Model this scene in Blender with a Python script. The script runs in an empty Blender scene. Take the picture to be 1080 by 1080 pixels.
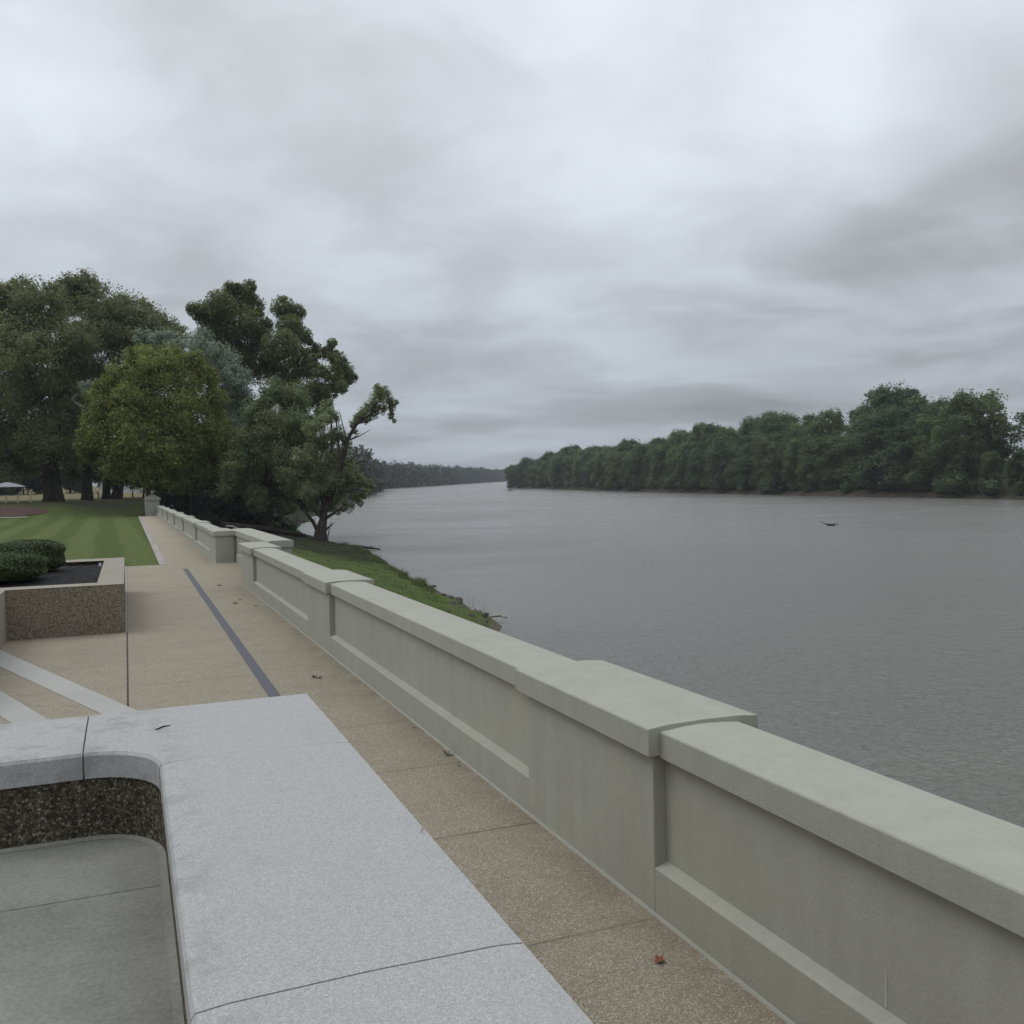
import bpy, bmesh, math
import numpy as np
from mathutils import Vector, Matrix

SC = bpy.context.scene
COL = SC.collection
RNG = np.random.default_rng(7)
S = 0.00848            # the river walk falls this much per metre along +Y
WATER = -5.0
H = 2.4
F = 1008.245
CR = Vector((0.92689, -0.37484, -0.01909)); CU = Vector((0.03126, 0.02642, 0.99916)); CF = Vector((0.37402, 0.92671, -0.03621))

def at(px, py, Y):
    """world point seen at photo pixel (px,py) at world distance Y"""
    d = (px - 540) / F * CR - (py - 540) / F * CU + CF
    t = Y / d.y
    return Vector((d.x * t, Y, H + d.z * t))

# ------------------------------------------------------------------ objects
def tag(o, label=None, cat=None, group=None, kind=None):
    if label: o['label'] = label
    if cat: o['category'] = cat
    if group: o['group'] = group
    if kind: o['kind'] = kind
    return o

def empty(name, loc, label, cat, group=None):
    o = bpy.data.objects.new(name, None); COL.objects.link(o)
    o.location = loc; o.empty_display_size = .2
    return tag(o, label, cat, group)

def link_mesh(name, me, mat, parent=None):
    o = bpy.data.objects.new(name, me); COL.objects.link(o)
    me.materials.clear(); me.materials.append(mat)
    if parent:
        o.parent = parent
    return o

class MB:
    """collects shapes in world coordinates and links them as one mesh object"""
    def __init__(s): s.v = []; s.f = []
    def add(s, vs, fs):
        n = len(s.v); s.v += [tuple(v) for v in vs]; s.f += [tuple(i + n for i in f) for f in fs]
    def box(s, x0, x1, y0, y1, z0, z1):
        s.add([(x0,y0,z0),(x1,y0,z0),(x1,y1,z0),(x0,y1,z0),(x0,y0,z1),(x1,y0,z1),(x1,y1,z1),(x0,y1,z1)],
              [(3,2,1,0),(4,5,6,7),(0,1,5,4),(1,2,6,5),(2,3,7,6),(3,0,4,7)])
    def prism_y(s, prof, y0, y1, n=1, dx=None):
        """extrude an (x,z) outline along y; dx(y) shifts x"""
        k = len(prof); vs = []; fs = []
        for j in range(n + 1):
            y = y0 + (y1 - y0) * j / n; o = dx(y) if dx else 0
            vs += [(x + o, y, z) for x, z in prof]
        for j in range(n):
            for i in range(k):
                a = j*k + i; b = j*k + (i+1) % k
                fs.append((a, a + k, b + k, b))
        fs.append(tuple(range(k))); fs.append(tuple(reversed([n*k + i for i in range(k)])))
        s.add(vs, fs)
    def tube(s, pts, rad, n=8, cap=True):
        pts = [Vector(p) for p in pts]; vs = []; fs = []
        for i, p in enumerate(pts):
            d = (pts[min(i+1, len(pts)-1)] - pts[max(i-1, 0)]).normalized()
            a = d.orthogonal().normalized() if abs(d.z) > .9 else d.cross(Vector((0,0,1))).normalized()
            if abs(d.z) > .9: a = Vector((1,0,0)) - d * d.x; a.normalize()
            b = d.cross(a)
            for k in range(n):
                t = 2*math.pi*k/n
                vs.append(p + (a*math.cos(t) + b*math.sin(t)) * rad[i])
        for i in range(len(pts)-1):
            for k in range(n):
                fs.append((i*n+k, i*n+(k+1)%n, (i+1)*n+(k+1)%n, (i+1)*n+k))
        if cap:
            fs.append(tuple(reversed(range(n)))); fs.append(tuple((len(pts)-1)*n + k for k in range(n)))
        s.add(vs, fs)
    def build(s, name, mat, parent=None, slope=False, bevel=0, smooth=False, seg=2):
        o0 = Vector(); q = parent
        while q: o0 = o0 + q.location; q = q.parent
        vs = [(x - o0.x, y - o0.y, z - (S*y if slope else 0) - o0.z) for x, y, z in s.v]
        me = bpy.data.meshes.new(name); me.from_pydata(vs, [], s.f); me.update()
        bm = bmesh.new(); bm.from_mesh(me); bmesh.ops.recalc_face_normals(bm, faces=bm.faces); bm.to_mesh(me); bm.free()
        if smooth: me.polygons.foreach_set('use_smooth', [True]*len(me.polygons))
        o = link_mesh(name, me, mat, parent)
        if bevel:
            m = o.modifiers.new('edge', 'BEVEL'); m.width = bevel; m.segments = seg; m.limit_method = 'ANGLE'; m.angle_limit = math.radians(40)
        return o

def np_mesh(name, verts, quads):
    me = bpy.data.meshes.new(name)
    nv, nf = len(verts), len(quads)
    me.vertices.add(nv); me.vertices.foreach_set('co', verts.astype(np.float32).ravel())
    me.loops.add(nf*4); me.loops.foreach_set('vertex_index', quads.astype(np.int32).ravel())
    me.polygons.add(nf); me.polygons.foreach_set('loop_start', np.arange(0, nf*4, 4, dtype=np.int32))
    me.update(calc_edges=True); me.validate()
    return me

def move(o, loc):
    o.location = loc; return o

# ------------------------------------------------------------------ materials
class N:
    def __init__(s, name):
        s.m = bpy.data.materials.new(name); s.m.use_nodes = True
        s.t = s.m.node_tree; s.t.nodes.clear()
        s.out = s.t.nodes.new('ShaderNodeOutputMaterial')
        s.b = s.t.nodes.new('ShaderNodeBsdfPrincipled'); s.l(s.b.outputs[0], s.out.inputs[0])
        s.tc = s.t.nodes.new('ShaderNodeTexCoord'); s.geo = s.t.nodes.new('ShaderNodeNewGeometry')
        s.pos = s.geo.outputs['Position']
    def l(s, a, b): s.t.links.new(a, b)
    def nd(s, t, **k):
        n = s.t.nodes.new(t)
        for a, v in k.items(): setattr(n, a, v)
        return n
    def put(s, sock, v):
        if hasattr(v, 'is_linked') or isinstance(v, bpy.types.NodeSocket): s.l(v, sock)
        else: sock.default_value = v
    def math(s, op, a, b=0., c=0., clamp=False):
        n = s.nd('ShaderNodeMath', operation=op, use_clamp=clamp)
        for i, v in enumerate((a, b, c)): s.put(n.inputs[i], v)
        return n.outputs[0]
    def scale(s, vec, sc):
        n = s.nd('ShaderNodeVectorMath', operation='MULTIPLY'); s.put(n.inputs[0], vec); n.inputs[1].default_value = sc
        return n.outputs[0]
    def noise(s, sc, det=3, rough=.55, vec=None, dist=0., out=0):
        n = s.nd('ShaderNodeTexNoise'); s.put(n.inputs['Vector'], vec or s.pos)
        n.inputs['Scale'].default_value = sc; n.inputs['Detail'].default_value = det
        n.inputs['Roughness'].default_value = rough; n.inputs['Distortion'].default_value = dist
        return n.outputs[out]
    def voro(s, sc, vec=None, feat='F1', out='Distance'):
        n = s.nd('ShaderNodeTexVoronoi', feature=feat); s.put(n.inputs['Vector'], vec or s.pos); n.inputs['Scale'].default_value = sc
        return n.outputs[out]
    def ramp(s, f, stops, interp='LINEAR'):
        n = s.nd('ShaderNodeValToRGB'); s.put(n.inputs[0], f); e = n.color_ramp.elements; n.color_ramp.interpolation = interp
        while len(e) < len(stops): e.new(.5)
        for i, (p, c) in enumerate(stops):
            e[i].position = p; e[i].color = (c, c, c, 1) if isinstance(c, (int, float)) else (*c, 1)
        return n.outputs[0]
    def rng(s, f, a, b, c=0., d=1.):
        n = s.nd('ShaderNodeMapRange', interpolation_type='SMOOTHSTEP'); s.put(n.inputs[0], f)
        for i, v in enumerate((a, b, c, d)): n.inputs[i+1].default_value = v
        return n.outputs[0]
    def mix(s, f, a, b, mode='MIX'):
        n = s.nd('ShaderNodeMix', data_type='RGBA', blend_type=mode); s.put(n.inputs[0], f)
        for i, v in ((6, a), (7, b)):
            if isinstance(v, tuple): v = (*v, 1) if len(v) == 3 else v
            s.put(n.inputs[i], v)
        return n.outputs[2]
    def xyz(s, v=None):
        n = s.nd('ShaderNodeSeparateXYZ'); s.put(n.inputs[0], v or s.pos); return n.outputs
    def bump(s, h, dist=.01, st=1.):
        n = s.nd('ShaderNodeBump'); s.l(h, n.inputs['Height']); n.inputs['Distance'].default_value = dist; n.inputs['Strength'].default_value = st
        s.l(n.outputs[0], s.b.inputs['Normal']); return n
    def done(s, col=None, rough=.85, spec=.3):
        if col is not None:
            if isinstance(col, tuple): col = (*col, 1)
            s.put(s.b.inputs['Base Color'], col)
        s.put(s.b.inputs['Roughness'], rough); s.b.inputs['Specular IOR Level'].default_value = spec
        return s.m

def m_concrete(name, col, tint=.12, streak=.16, grain=.22):
    n = N(name); x, y, z = n.xyz()
    big = n.noise(.7, 5, .6); fine = n.noise(55, 3, .7); mid = n.noise(6, 4, .6)
    st = n.noise(1., 4, .6, vec=n.scale(n.pos, (5, 5, .45)))
    f = n.math('ADD', n.math('MULTIPLY', n.math('SUBTRACT', big, .5), tint*2.2), n.math('MULTIPLY', n.math('SUBTRACT', st, .5), streak*2.4))
    f = n.math('ADD', f, n.math('MULTIPLY', n.math('SUBTRACT', mid, .5), .16))
    f = n.math('ADD', f, n.math('MULTIPLY', n.math('SUBTRACT', fine, .5), grain))
    f = n.math('ADD', f, 1.)
    c = n.mix(1., col, n.nd('ShaderNodeCombineColor').outputs[0], 'MULTIPLY')
    cc = c.node.inputs[7].links[0].from_node
    for i in range(3): n.put(cc.inputs[i], f)
    c = n.mix(n.rng(big, .5, .75, 0, .35), c, (col[0]*1.02, col[1]*.96, col[2]*.88))
    pits = n.rng(n.voro(38), .0, .07, 1, 0); pm = n.rng(n.noise(2.3, 3), .56, .7)
    c = n.mix(n.math('MULTIPLY', n.math('MULTIPLY', pits, pm), .6), c, (col[0]*.45, col[1]*.45, col[2]*.42))
    n.bump(n.math('ADD', fine, n.math('MULTIPLY', mid, .8)), .004, .6)
    return n.done(c, .9, .25)

def m_aggregate(name, cols, sc, joints=None, worn=.12, bumpd=.006, sparkle=.5):
    """washed pebble concrete: one colour per stone, cement between"""
    n = N(name); x, y, z = n.xyz()
    v = n.nd('ShaderNodeTexVoronoi'); n.l(n.pos, v.inputs['Vector']); v.inputs['Scale'].default_value = sc
    r = n.xyz(v.outputs['Color'])[0]
    k = len(cols)
    c = n.ramp(r, [(i/(k-1)*.97, q) for i, q in enumerate(cols)])
    edge = n.rng(n.voro(sc, feat='DISTANCE_TO_EDGE'), .0, .16)
    c = n.mix(n.math('MULTIPLY', n.math('SUBTRACT', 1., edge), .38), c, (cols[0][0]*.6, cols[0][1]*.6, cols[0][2]*.6))
    big = n.noise(.55, 5, .62); mid = n.noise(3.2, 4, .6)
    f = n.math('ADD', n.math('MULTIPLY', n.math('SUBTRACT', big, .5), worn*3), n.math('MULTIPLY', n.math('SUBTRACT', mid, .5), worn*1.6))
    f = n.math('ADD', f, 1.)
    cc = n.nd('ShaderNodeCombineColor')
    for i in range(3): n.put(cc.inputs[i], f)
    c = n.mix(1., c, cc.outputs[0], 'MULTIPLY')
    h = n.math('MULTIPLY', edge, 1.)
    if joints:
        y0, step, x0 = joints
        wob = n.math('MULTIPLY', n.math('SUBTRACT', n.noise(9, 2), .5), .012)
        t = n.math('PINGPONG', n.math('ADD', n.math('SUBTRACT', y, y0), wob), step/2)
        j = n.rng(t, .006, .013, 1, 0)
        halo = n.rng(t, .0, .10, .12, 0)
        jx = n.math('ABSOLUTE', n.math('SUBTRACT', x, x0))
        jm = n.math('MULTIPLY', n.rng(jx, .008, .014, 1, 0), n.rng(y, 34.0, 34.1, 1, 0))
        jj = n.math('MAXIMUM', n.math('MULTIPLY', n.math('MULTIPLY', j, n.rng(y, 8.5, 13, 1, .3)), n.rng(n.noise(.35, 2), .35, .65, .18, .62)), n.math('MULTIPLY', jm, .85))
        c = n.mix(halo, c, (cols[0][0]*.8, cols[0][1]*.76, cols[0][2]*.7))
        grime = n.math('MULTIPLY', n.rng(x, 2.25, 2.66), n.rng(n.noise(2.2, 5, .7), .36, .62))
        c = n.mix(n.math('MULTIPLY', n.math('MULTIPLY', grime, n.rng(y, 14, 24, 1, .3)), .34), c, (.17, .125, .085))
        c = n.mix(n.math('MULTIPLY', n.rng(n.noise(1.1, 6, .7, dist=.8), .56, .70), .30), c, (.13, .108, .08))
        c = n.mix(jj, c, (.035, .03, .025))
        h = n.math('SUBTRACT', h, n.math('MULTIPLY', jj, 2.))
    n.bump(h, bumpd, .8)
    return n.done(c, n.math('SUBTRACT', .85, n.math('MULTIPLY', r, .2)), .2)

def m_granite(name, base=(.392, .388, .378)):
    n = N(name); x, y, z = n.xyz()
    a = n.noise(210, 3, .75); b = n.noise(75, 3, .7); g = n.voro(150)
    gv = n.nd('ShaderNodeTexVoronoi'); n.l(n.pos, gv.inputs['Vector']); gv.inputs['Scale'].default_value = 270
    gr = n.xyz(gv.outputs['Color'])[0]
    c = n.mix(gr, tuple(q*.68 for q in base), tuple(min(1, q*1.27) for q in base))
    c = n.mix(n.rng(a, .40, .66, 0, .30), c, tuple(q*.74 for q in base))
    c = n.mix(n.rng(b, .40, .62, 0, .45), c, tuple(q*.86 for q in base))
    c = n.mix(n.math('MULTIPLY', n.rng(g, .05, .16, 1, 0), .55), c, (.13, .13, .135))
    big = n.noise(1.5, 6, .65, dist=.6); mid = n.noise(5., 5, .65)
    c = n.mix(n.rng(big, .52, .75, 0, .45), c, (base[0]*.72, base[1]*.73, base[2]*.70))
    c = n.mix(n.rng(mid, .55, .8, 0, .30), c, (base[0]*.66, base[1]*.68, base[2]*.63))
    # darker weathering along the inner lip
    edge = n.math('MULTIPLY', n.rng(x, .08, .30, 1, 0), n.rng(n.noise(7, 5, .7), .45, .65))
    c = n.mix(n.math('MULTIPLY', edge, .5), c, (base[0]*.5, base[1]*.52, base[2]*.47))
    n.bump(n.math('ADD', a, n.math('MULTIPLY', mid, 2.)), .002, .5)
    return n.done(c, .72, .35)

def m_leaf(name, dark, light, var=.5, trans=.3, accent=None, patch=.35):
    n = N(name)
    r = n.geo.outputs['Random Per Island']
    pn = n.noise(patch, 3, .6)
    f = n.math('ADD', n.math('MULTIPLY', r, var), n.math('MULTIPLY', n.math('SUBTRACT', pn, .3), (1-var)*1.6), clamp=True)
    c = n.mix(f, dark, light)
    if accent:
        c = n.mix(n.math('MULTIPLY', n.rng(n.noise(patch*1.6, 2), .5, .66), n.rng(r, .25, .8)), c, accent)
    hue = n.noise(patch*3.4, 3, .6)
    c = n.mix(n.rng(hue, .38, .62), n.mix(1., c, (.74, .78, .74), 'MULTIPLY'), n.mix(1., c, (1.22, 1.18, 1.1), 'MULTIPLY'))
    n.done(c, .5, .5)
    tr = n.nd('ShaderNodeBsdfTranslucent'); n.l(n.mix(1., c, (1.35, 1.45, 1.1), 'MULTIPLY'), tr.inputs[0])
    mx = n.nd('ShaderNodeMixShader'); mx.inputs[0].default_value = trans
    n.l(n.b.outputs[0], mx.inputs[1]); n.l(tr.outputs[0], mx.inputs[2]); n.l(mx.outputs[0], n.out.inputs[0])
    return n.m

def m_bark(name, a, b):
    n = N(name)
    v = n.noise(1., 5, .7, vec=n.scale(n.pos, (7, 7, 1.2)))
    n.bump(v, .06, 1.)
    return n.done(n.mix(n.rng(v, .35, .65), a, b), .95, .1)

def m_plain(name, col, rough=.7, var=.15, sc=6., spec=.3):
    n = N(name); v = n.noise(sc, 4, .6)
    c = n.mix(v, tuple(q*(1-var) for q in col), tuple(min(1, q*(1+var)) for q in col))
    return n.done(c, rough, spec)

M = {}
M['wall'] = m_concrete('wall_concrete', (.345, .345, .288), .075, .11)
M['mortar'] = m_plain('pale_mortar', (.31, .305, .26), .9)
M['band'] = m_concrete('pale_band_concrete', (.365, .362, .335), .12, .0)
M['rim'] = m_concrete('planter_rim_concrete', (.285, .262, .212), .12, .0)
M['floor'] = m_concrete('platform_concrete', (.235, .232, .202), .8, .0, .75)
M['pave'] = m_aggregate('washed_pebble_paving', [(.31,.258,.182), (.36,.308,.224), (.40,.346,.256), (.435,.382,.29), (.56,.52,.44)], 120, (6.17, 1.65, -.05), .10)
M['pebble'] = m_aggregate('brown_pebble_facing', [(.125,.10,.07), (.22,.178,.125), (.275,.228,.165), (.32,.27,.20), (.43,.40,.33)], 72, None, .16, .010)
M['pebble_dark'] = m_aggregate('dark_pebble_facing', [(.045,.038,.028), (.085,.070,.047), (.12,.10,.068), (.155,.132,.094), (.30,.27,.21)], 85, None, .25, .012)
M['granite'] = m_granite('grey_granite')
M['joint'] = m_plain('joint_filler', (.27, .26, .25), .95)
M['slot'] = m_plain('dark_drain', (.085, .085, .10), .6, .25, 20)
M['brick'] = m_aggregate('edging_stone', [(.22,.17,.15), (.33,.29,.26), (.42,.39,.36), (.5,.47,.44)], 22, None, .2, .004)
M['mulch'] = m_aggregate('dark_mulch', [(.006,.005,.005), (.010,.008,.008), (.018,.014,.013), (.03,.025,.022)], 38, None, .2, .03)
M['white'] = m_plain('white_paint', (.7, .71, .72), .6, .06)
M['canvas'] = m_plain('canvas', (.25, .26, .27), .8, .05)
M['post'] = m_plain('pale_post', (.42, .38, .31), .8)
M['bark'] = m_bark('dark_bark', (.022, .019, .016), (.075, .066, .056))
M['bark_pale'] = m_bark('sycamore_bark', (.05, .045, .038), (.19, .175, .15))
M['wood'] = m_bark('drift_wood', (.02, .016, .012), (.09, .075, .06))
M['wood_pale'] = m_bark('bleached_wood', (.2, .185, .165), (.46, .44, .41))
M['rock'] = m_plain('river_stone', (.09, .08, .07), .9, .35, 4)
M['roof'] = m_plain('grey_shingle', (.13, .13, .14), .9)
M['siding'] = m_plain('pale_siding', (.5, .51, .5), .8, .06)
M['glass'] = m_plain('window_glass', (.03, .035, .04), .1, .1)
M['leaf_orange'] = m_plain('rust_leaf', (.24, .085, .04), .7, .3, 60)
M['leaf_brown'] = m_plain('dry_leaf', (.07, .05, .035), .8, .3, 60)
M['leaf_grey'] = m_plain('curled_grey_green_leaf', (.10, .115, .085), .8, .4, 60)

# foliage
M['L_cotton'] = m_leaf('cottonwood_leaf', (0.0862, 0.0989, 0.0483), (0.2587, 0.2702, 0.1323), .5, .42)
M['L_cotton2'] = m_leaf('cottonwood_leaf_olive', (0.092, 0.1058, 0.0517), (0.2645, 0.2818, 0.138), .5, .42)
M['L_maple'] = m_leaf('maple_leaf', (0.0851, 0.1196, 0.0345), (0.322, 0.345, 0.0897), .45, .42, (.17,.155,.02))
M['L_silver'] = m_leaf('silver_leaf', (0.1323, 0.184, 0.1323), (0.345, 0.4, 0.322), .5, .15)
M['L_syc'] = m_leaf('sycamore_leaf', (0.0667, 0.0897, 0.0391), (0.2242, 0.2587, 0.1035), .5, .42)
M['L_mid'] = m_leaf('mid_green_leaf', (0.0805, 0.1173, 0.0598), (0.2472, 0.299, 0.138), .5, .42, (.12,.11,.035))
M['L_lean'] = m_leaf('river_tree_leaf', (0.115, 0.1437, 0.0747), (0.322, 0.368, 0.1955), .5, .42)
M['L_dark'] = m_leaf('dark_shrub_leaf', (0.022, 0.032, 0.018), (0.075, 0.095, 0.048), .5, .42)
M['L_far'] = m_leaf('far_bank_leaf', (0.05, 0.082, 0.034), (0.185, 0.24, 0.092), .35, .42, None, .09)
M['L_far2'] = m_leaf('far_bank_leaf_deep', (0.042, 0.072, 0.038), (0.145, 0.2, 0.092), .35, .42, None, .09)
M['L_far3'] = m_leaf('far_bank_leaf_yellowish', (0.058, 0.088, 0.034), (0.19, 0.235, 0.092), .35, .42, None, .09)
M['L_dist'] = m_leaf('distant_wood_leaf', (0.018, 0.03, 0.02), (0.06, 0.082, 0.048), .25, .1, None, .03)
M['L_box'] = m_leaf('boxwood_leaf', (.020,.038,.012), (.085,.125,.032), .6, .15, None, 2.)
M['L_weed'] = m_leaf('weed_blade', (.05,.075,.022), (.14,.17,.06), .6, .25)
M['L_reed'] = m_leaf('dry_reed', (.14,.12,.09), (.3,.27,.21), .6, .2)

def m_ground():
    n = N('ground_cover'); x, y, z = n.xyz()
    fine = n.noise(9, 4, .7); vf = n.noise(45, 2, .7); mid = n.noise(.8, 5, .65); big = n.noise(.09, 4, .6)
    g = n.mix(n.rng(fine, .3, .7), (.056, .088, .020), (.098, .135, .036))
    g = n.mix(n.rng(mid, .45, .7, 0, .5), g, (.096, .110, .036))
    # mowing stripes run with the walk
    wob = n.math('MULTIPLY', n.math('SUBTRACT', n.noise(.12, 2), .5), .9)
    xs = n.math('ADD', n.math('ADD', x, wob), n.math('MULTIPLY', y, .018))
    st = n.rng(n.math('PINGPONG', xs, 1.2), .45, .75)
    lawn = n.mix(n.math('MULTIPLY', st, .55), g, n.mix(n.rng(fine, .3, .7), (.112, .140, .044), (.150, .172, .064)))
    lawnm = n.math('MULTIPLY', n.rng(x, 1.4, 1.6, 1, 0), n.rng(y, 100, 122, 1, 0))
    c = n.mix(lawnm, g, lawn)
    # bare worn earth under the park trees, dry meadow behind
    worn = n.math('MULTIPLY', n.math('MULTIPLY', n.rng(y, 108, 126), n.rng(y, 136, 148, 1, 0)), n.rng(x, 4, 6, 1, 0))
    c = n.mix(n.math('MULTIPLY', worn, n.rng(n.noise(.25, 4), .3, .6)), c, (.075, .070, .040))
    dry = n.math('MULTIPLY', n.rng(y, 142, 150), n.rng(x, 2, 12, 1, 0))
    c = n.mix(n.math('MULTIPLY', dry, .9), c, n.mix(fine, (.13, .115, .055), (.22, .19, .10)))
    # river side: leaf litter darkened with painted tree shade, mud at the water line
    litter_shade = n.math('MULTIPLY', n.rng(n.math('ADD', y, n.math('MULTIPLY', n.math('SUBTRACT', n.noise(.3, 4), .5), 18)), 66, 78), n.rng(x, 2.9, 3.2))
    litter_shade = n.math('MULTIPLY', litter_shade, n.rng(x, 120, 130, 1, 0))
    c = n.mix(litter_shade, c, n.mix(n.rng(mid, .35, .65), (.011, .012, .006), (.030, .029, .015)))
    zz = n.math('ADD', z, n.math('MULTIPLY', n.math('SUBTRACT', n.noise(.5, 5, .65), .5), 1.1))
    mud = n.math('MULTIPLY', n.math('MULTIPLY', n.rng(zz, WATER+.25, WATER+.75, 1, 0), n.rng(y, 56, 70, 1, .12)), n.rng(x, 2.9, 3.2))
    mudc = n.mix(n.rng(n.noise(5, 5, .7), .3, .7), (.085, .070, .052), (.20, .175, .14))
    c = n.mix(mud, c, mudc)
    rb = n.rng(x, 120, 130); rm = n.rng(z, WATER+1.2, WATER+2.4, 1, 0)
    c = n.mix(n.math('MULTIPLY', rb, rm), c, n.mix(n.rng(n.noise(.4, 5, .65), .35, .65), (.030, .027, .018), (.085, .072, .052)))
    c = n.mix(n.math('MULTIPLY', rb, n.math('SUBTRACT', 1., rm)), c, (.02, .024, .012))
    n.bump(n.math('ADD', vf, n.math('MULTIPLY', fine, 2.)), .05, .7)
    return n.done(c, .95, .15)
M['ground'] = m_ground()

def m_water():
    n = N('river_water')
    pos = n.pos
    ca = math.cos(.35); 
    # wind ripples in two scales, crests roughly across the view, stronger in ruffled patches
    w1 = n.noise(1., 3, .6, vec=n.scale(pos, (1.3, 1.8, 1)), dist=.6)
    w2 = n.noise(1., 4, .65, vec=n.scale(pos, (3.6, 4.8, 1)), dist=.4)
    w3 = n.noise(1., 2, .5, vec=n.scale(pos, (.16, .30, 1)))
    patch = n.rng(n.noise(1., 4, .6, vec=n.scale(pos, (.018, .030, 1)), dist=.8), .38, .62)
    h = n.math('ADD', n.math('MULTIPLY', w1, .42), n.math('MULTIPLY', w2, .26))
    h = n.math('MULTIPLY', h, n.math('ADD', .62, n.math('MULTIPLY', patch, .5)))
    h = n.math('ADD', h, n.math('MULTIPLY', w3, .22))
    n.bump(h, .70, 1.)
    mud = n.mix(n.noise(.05, 3), (.155, .152, .134), (.182, .178, .156))
    n.b.inputs['IOR'].default_value = 1.333
    return n.done(mud, n.math('ADD', .20, n.math('MULTIPLY', patch, .10)), .5)
M['water'] = m_water()

# ------------------------------------------------------------------ land and water
def lerp(v, pts):
    return np.interp(v, [p[0] for p in pts], [p[1] for p in pts])
LEFT = [(-60,14),(0,14.5),(36,15),(46,17.0),(62,18.3),(93,22.2),(115,21.6),(130,22),(150,24),(200,36),(300,68),(741,186),(1109,373),(1760,701),(3000,1400),(5000,2600)]
RIGHT = [(-400,184),(100,187),(160,191.5),(264,195),(398,213),(560,238),(600,246),(630,268),(800,420),(1200,700),(1800,1060),(3000,1900),(5000,3300)]
def sstep(v, a, b):
    t = np.clip((v - a) / (b - a), 0, 1); return t*t*(3 - 2*t)
def plateau(x, y):
    base = -S*np.clip(y, -30, 107)
    lo = np.where(x > -4, 109., 96.) ; lo = 96 + 13*sstep(x, -9, -2)
    return base + 1.45*sstep(y, lo, lo + 36) - .03
def land(x, y):
    xl = lerp(y, LEFT) + .35*np.sin(y*.9) + .25*np.sin(y*2.3+1) ; xr = lerp(y, RIGHT) + 1.2*np.sin(y*.05) + .8*np.sin(y*.17+2)
    pl = plateau(x, y)
    inner = np.where(y < 112, 3.5, np.minimum(3.5 + (y-112)*.12, xl - 12))
    t = np.clip((xl - x) / np.maximum(xl - inner, 1), 0, 1)
    top = np.where(x < 3.4, pl, np.minimum(pl - .35, pl - .35*sstep(112 - y, -10, 0)))
    lip = np.minimum((xl - x), .8)*.45
    zl = WATER + np.where(t > 0, lip, 0) + (top - WATER - .36) * (t**.9)
    zl = np.where(t >= 1, top, zl)
    zr = WATER + np.clip((x - xr), 0, 5)*.36 + np.clip((x - xr - 5), 0, 30)*.05
    bed = WATER - .25 - np.minimum(np.minimum(x - xl, xr - x)*.25, 4)
    z = np.where(x < xl, zl, np.where(x > xr, zr, bed))
    return z
def ground_z(x, y): return float(land(np.array([x]), np.array([y]))[0])

xs = np.concatenate([np.array([-4500,-2500,-1200,-600,-350,-220,-150,-110,-80,-60,-48]), np.arange(-40, 3, 2.), np.array([3.0,3.3,3.42,3.6,4.3,5]), np.arange(5.5, 32, .5), np.arange(32, 80, 4.), np.arange(80, 180, 10.), np.arange(180, 262, 2.), np.arange(262, 420, 8.), np.array([430,470,520,600,700,820,950,1100,1300,1600,2000,2600,3500,4500])])
ys = np.concatenate([np.array([-3000,-1200,-500,-200,-90,-45,-25,-12,-5]), np.arange(0, 132, .8), np.arange(132, 170, 3.), np.arange(170, 700, 7.), np.arange(700, 2000, 40.), np.array([2000,2400,3000,3800,5000])])
X, Y = np.meshgrid(xs, ys)
Z = land(X, Y)
bankm = (X > 5) & (X < 40)
Z = Z + np.where(bankm, (RNG.random(X.shape) - .5)*.10, 0)
nx, ny = len(xs), len(ys)
idx = np.arange(nx*ny).reshape(ny, nx)
quads = np.stack([idx[:-1,:-1], idx[:-1,1:], idx[1:,1:], idx[1:,:-1]], -1).reshape(-1, 4)
me = np_mesh('ground', np.stack([X, Y, Z], -1).reshape(-1, 3), quads)
me.polygons.foreach_set('use_smooth', [True]*len(me.polygons))
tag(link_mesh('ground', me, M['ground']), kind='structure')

b = MB(); b.add([(-50,-3000,WATER),(4400,-3000,WATER),(4400,4900,WATER),(-50,4900,WATER)], [(0,1,2,3)])
tag(b.build('river_water', M['water']), kind='structure')

# paved terrace and river walk (local z = 0 falls gently with S)
LAWN_Y = 33.85
def wx(y): return .003*max(y - 5, 0)                                  # the wall drifts a hair towards the river
b = MB()
b.add([(-26,-12,0),(3.2,-12,0),(3.2,LAWN_Y,0),(-26,LAWN_Y,0)], [(0,1,2,3)])
b.add([(3.2,25.4,0),(3.5,25.4,0),(3.5,33.85,0),(3.2,33.85,0)], [(0,1,2,3)])
b.add([(1.20,LAWN_Y,0),(3.2,LAWN_Y,0),(3.2,107.2,0),(1.45,107.2,0)], [(0,1,2,3)])
tag(b.build('pavement', M['pave'], slope=True), kind='structure')
b = MB(); b.add([(.97,LAWN_Y,.004),(1.20,LAWN_Y,.004),(1.45,107.2,.004),(1.12,107.2,.004)], [(0,1,2,3)])
tag(b.build('path_edging', M['brick'], slope=True), kind='structure')
for nm, q in (('paving_band', [(-2.2,17.62),(-2.2,16.45),(.55,8.9),(.88,8.9)]), ('paving_band', [(-3.6,19.4),(-3.6,18.2),(-.40,9.0),(-.07,9.0)])):
    b = MB(); b.add([(x, y, .004) for x, y in q], [(0,1,2,3)])
    tag(b.build(nm, M['band'], slope=True), kind='structure')
b = MB(); b.box(1.47, 1.60, 5.6, 11., -.02, .006); b.add([(1.47,11.,.006),(1.60,11.,.006),(1.73,31.5,.006),(1.585,31.5,.006)], [(0,1,2,3)])
dr = b.build('drain_channel', M['slot'], slope=True)
tag(dr, 'long dark grey drain strip let into the pebble paving', 'drain')
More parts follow.
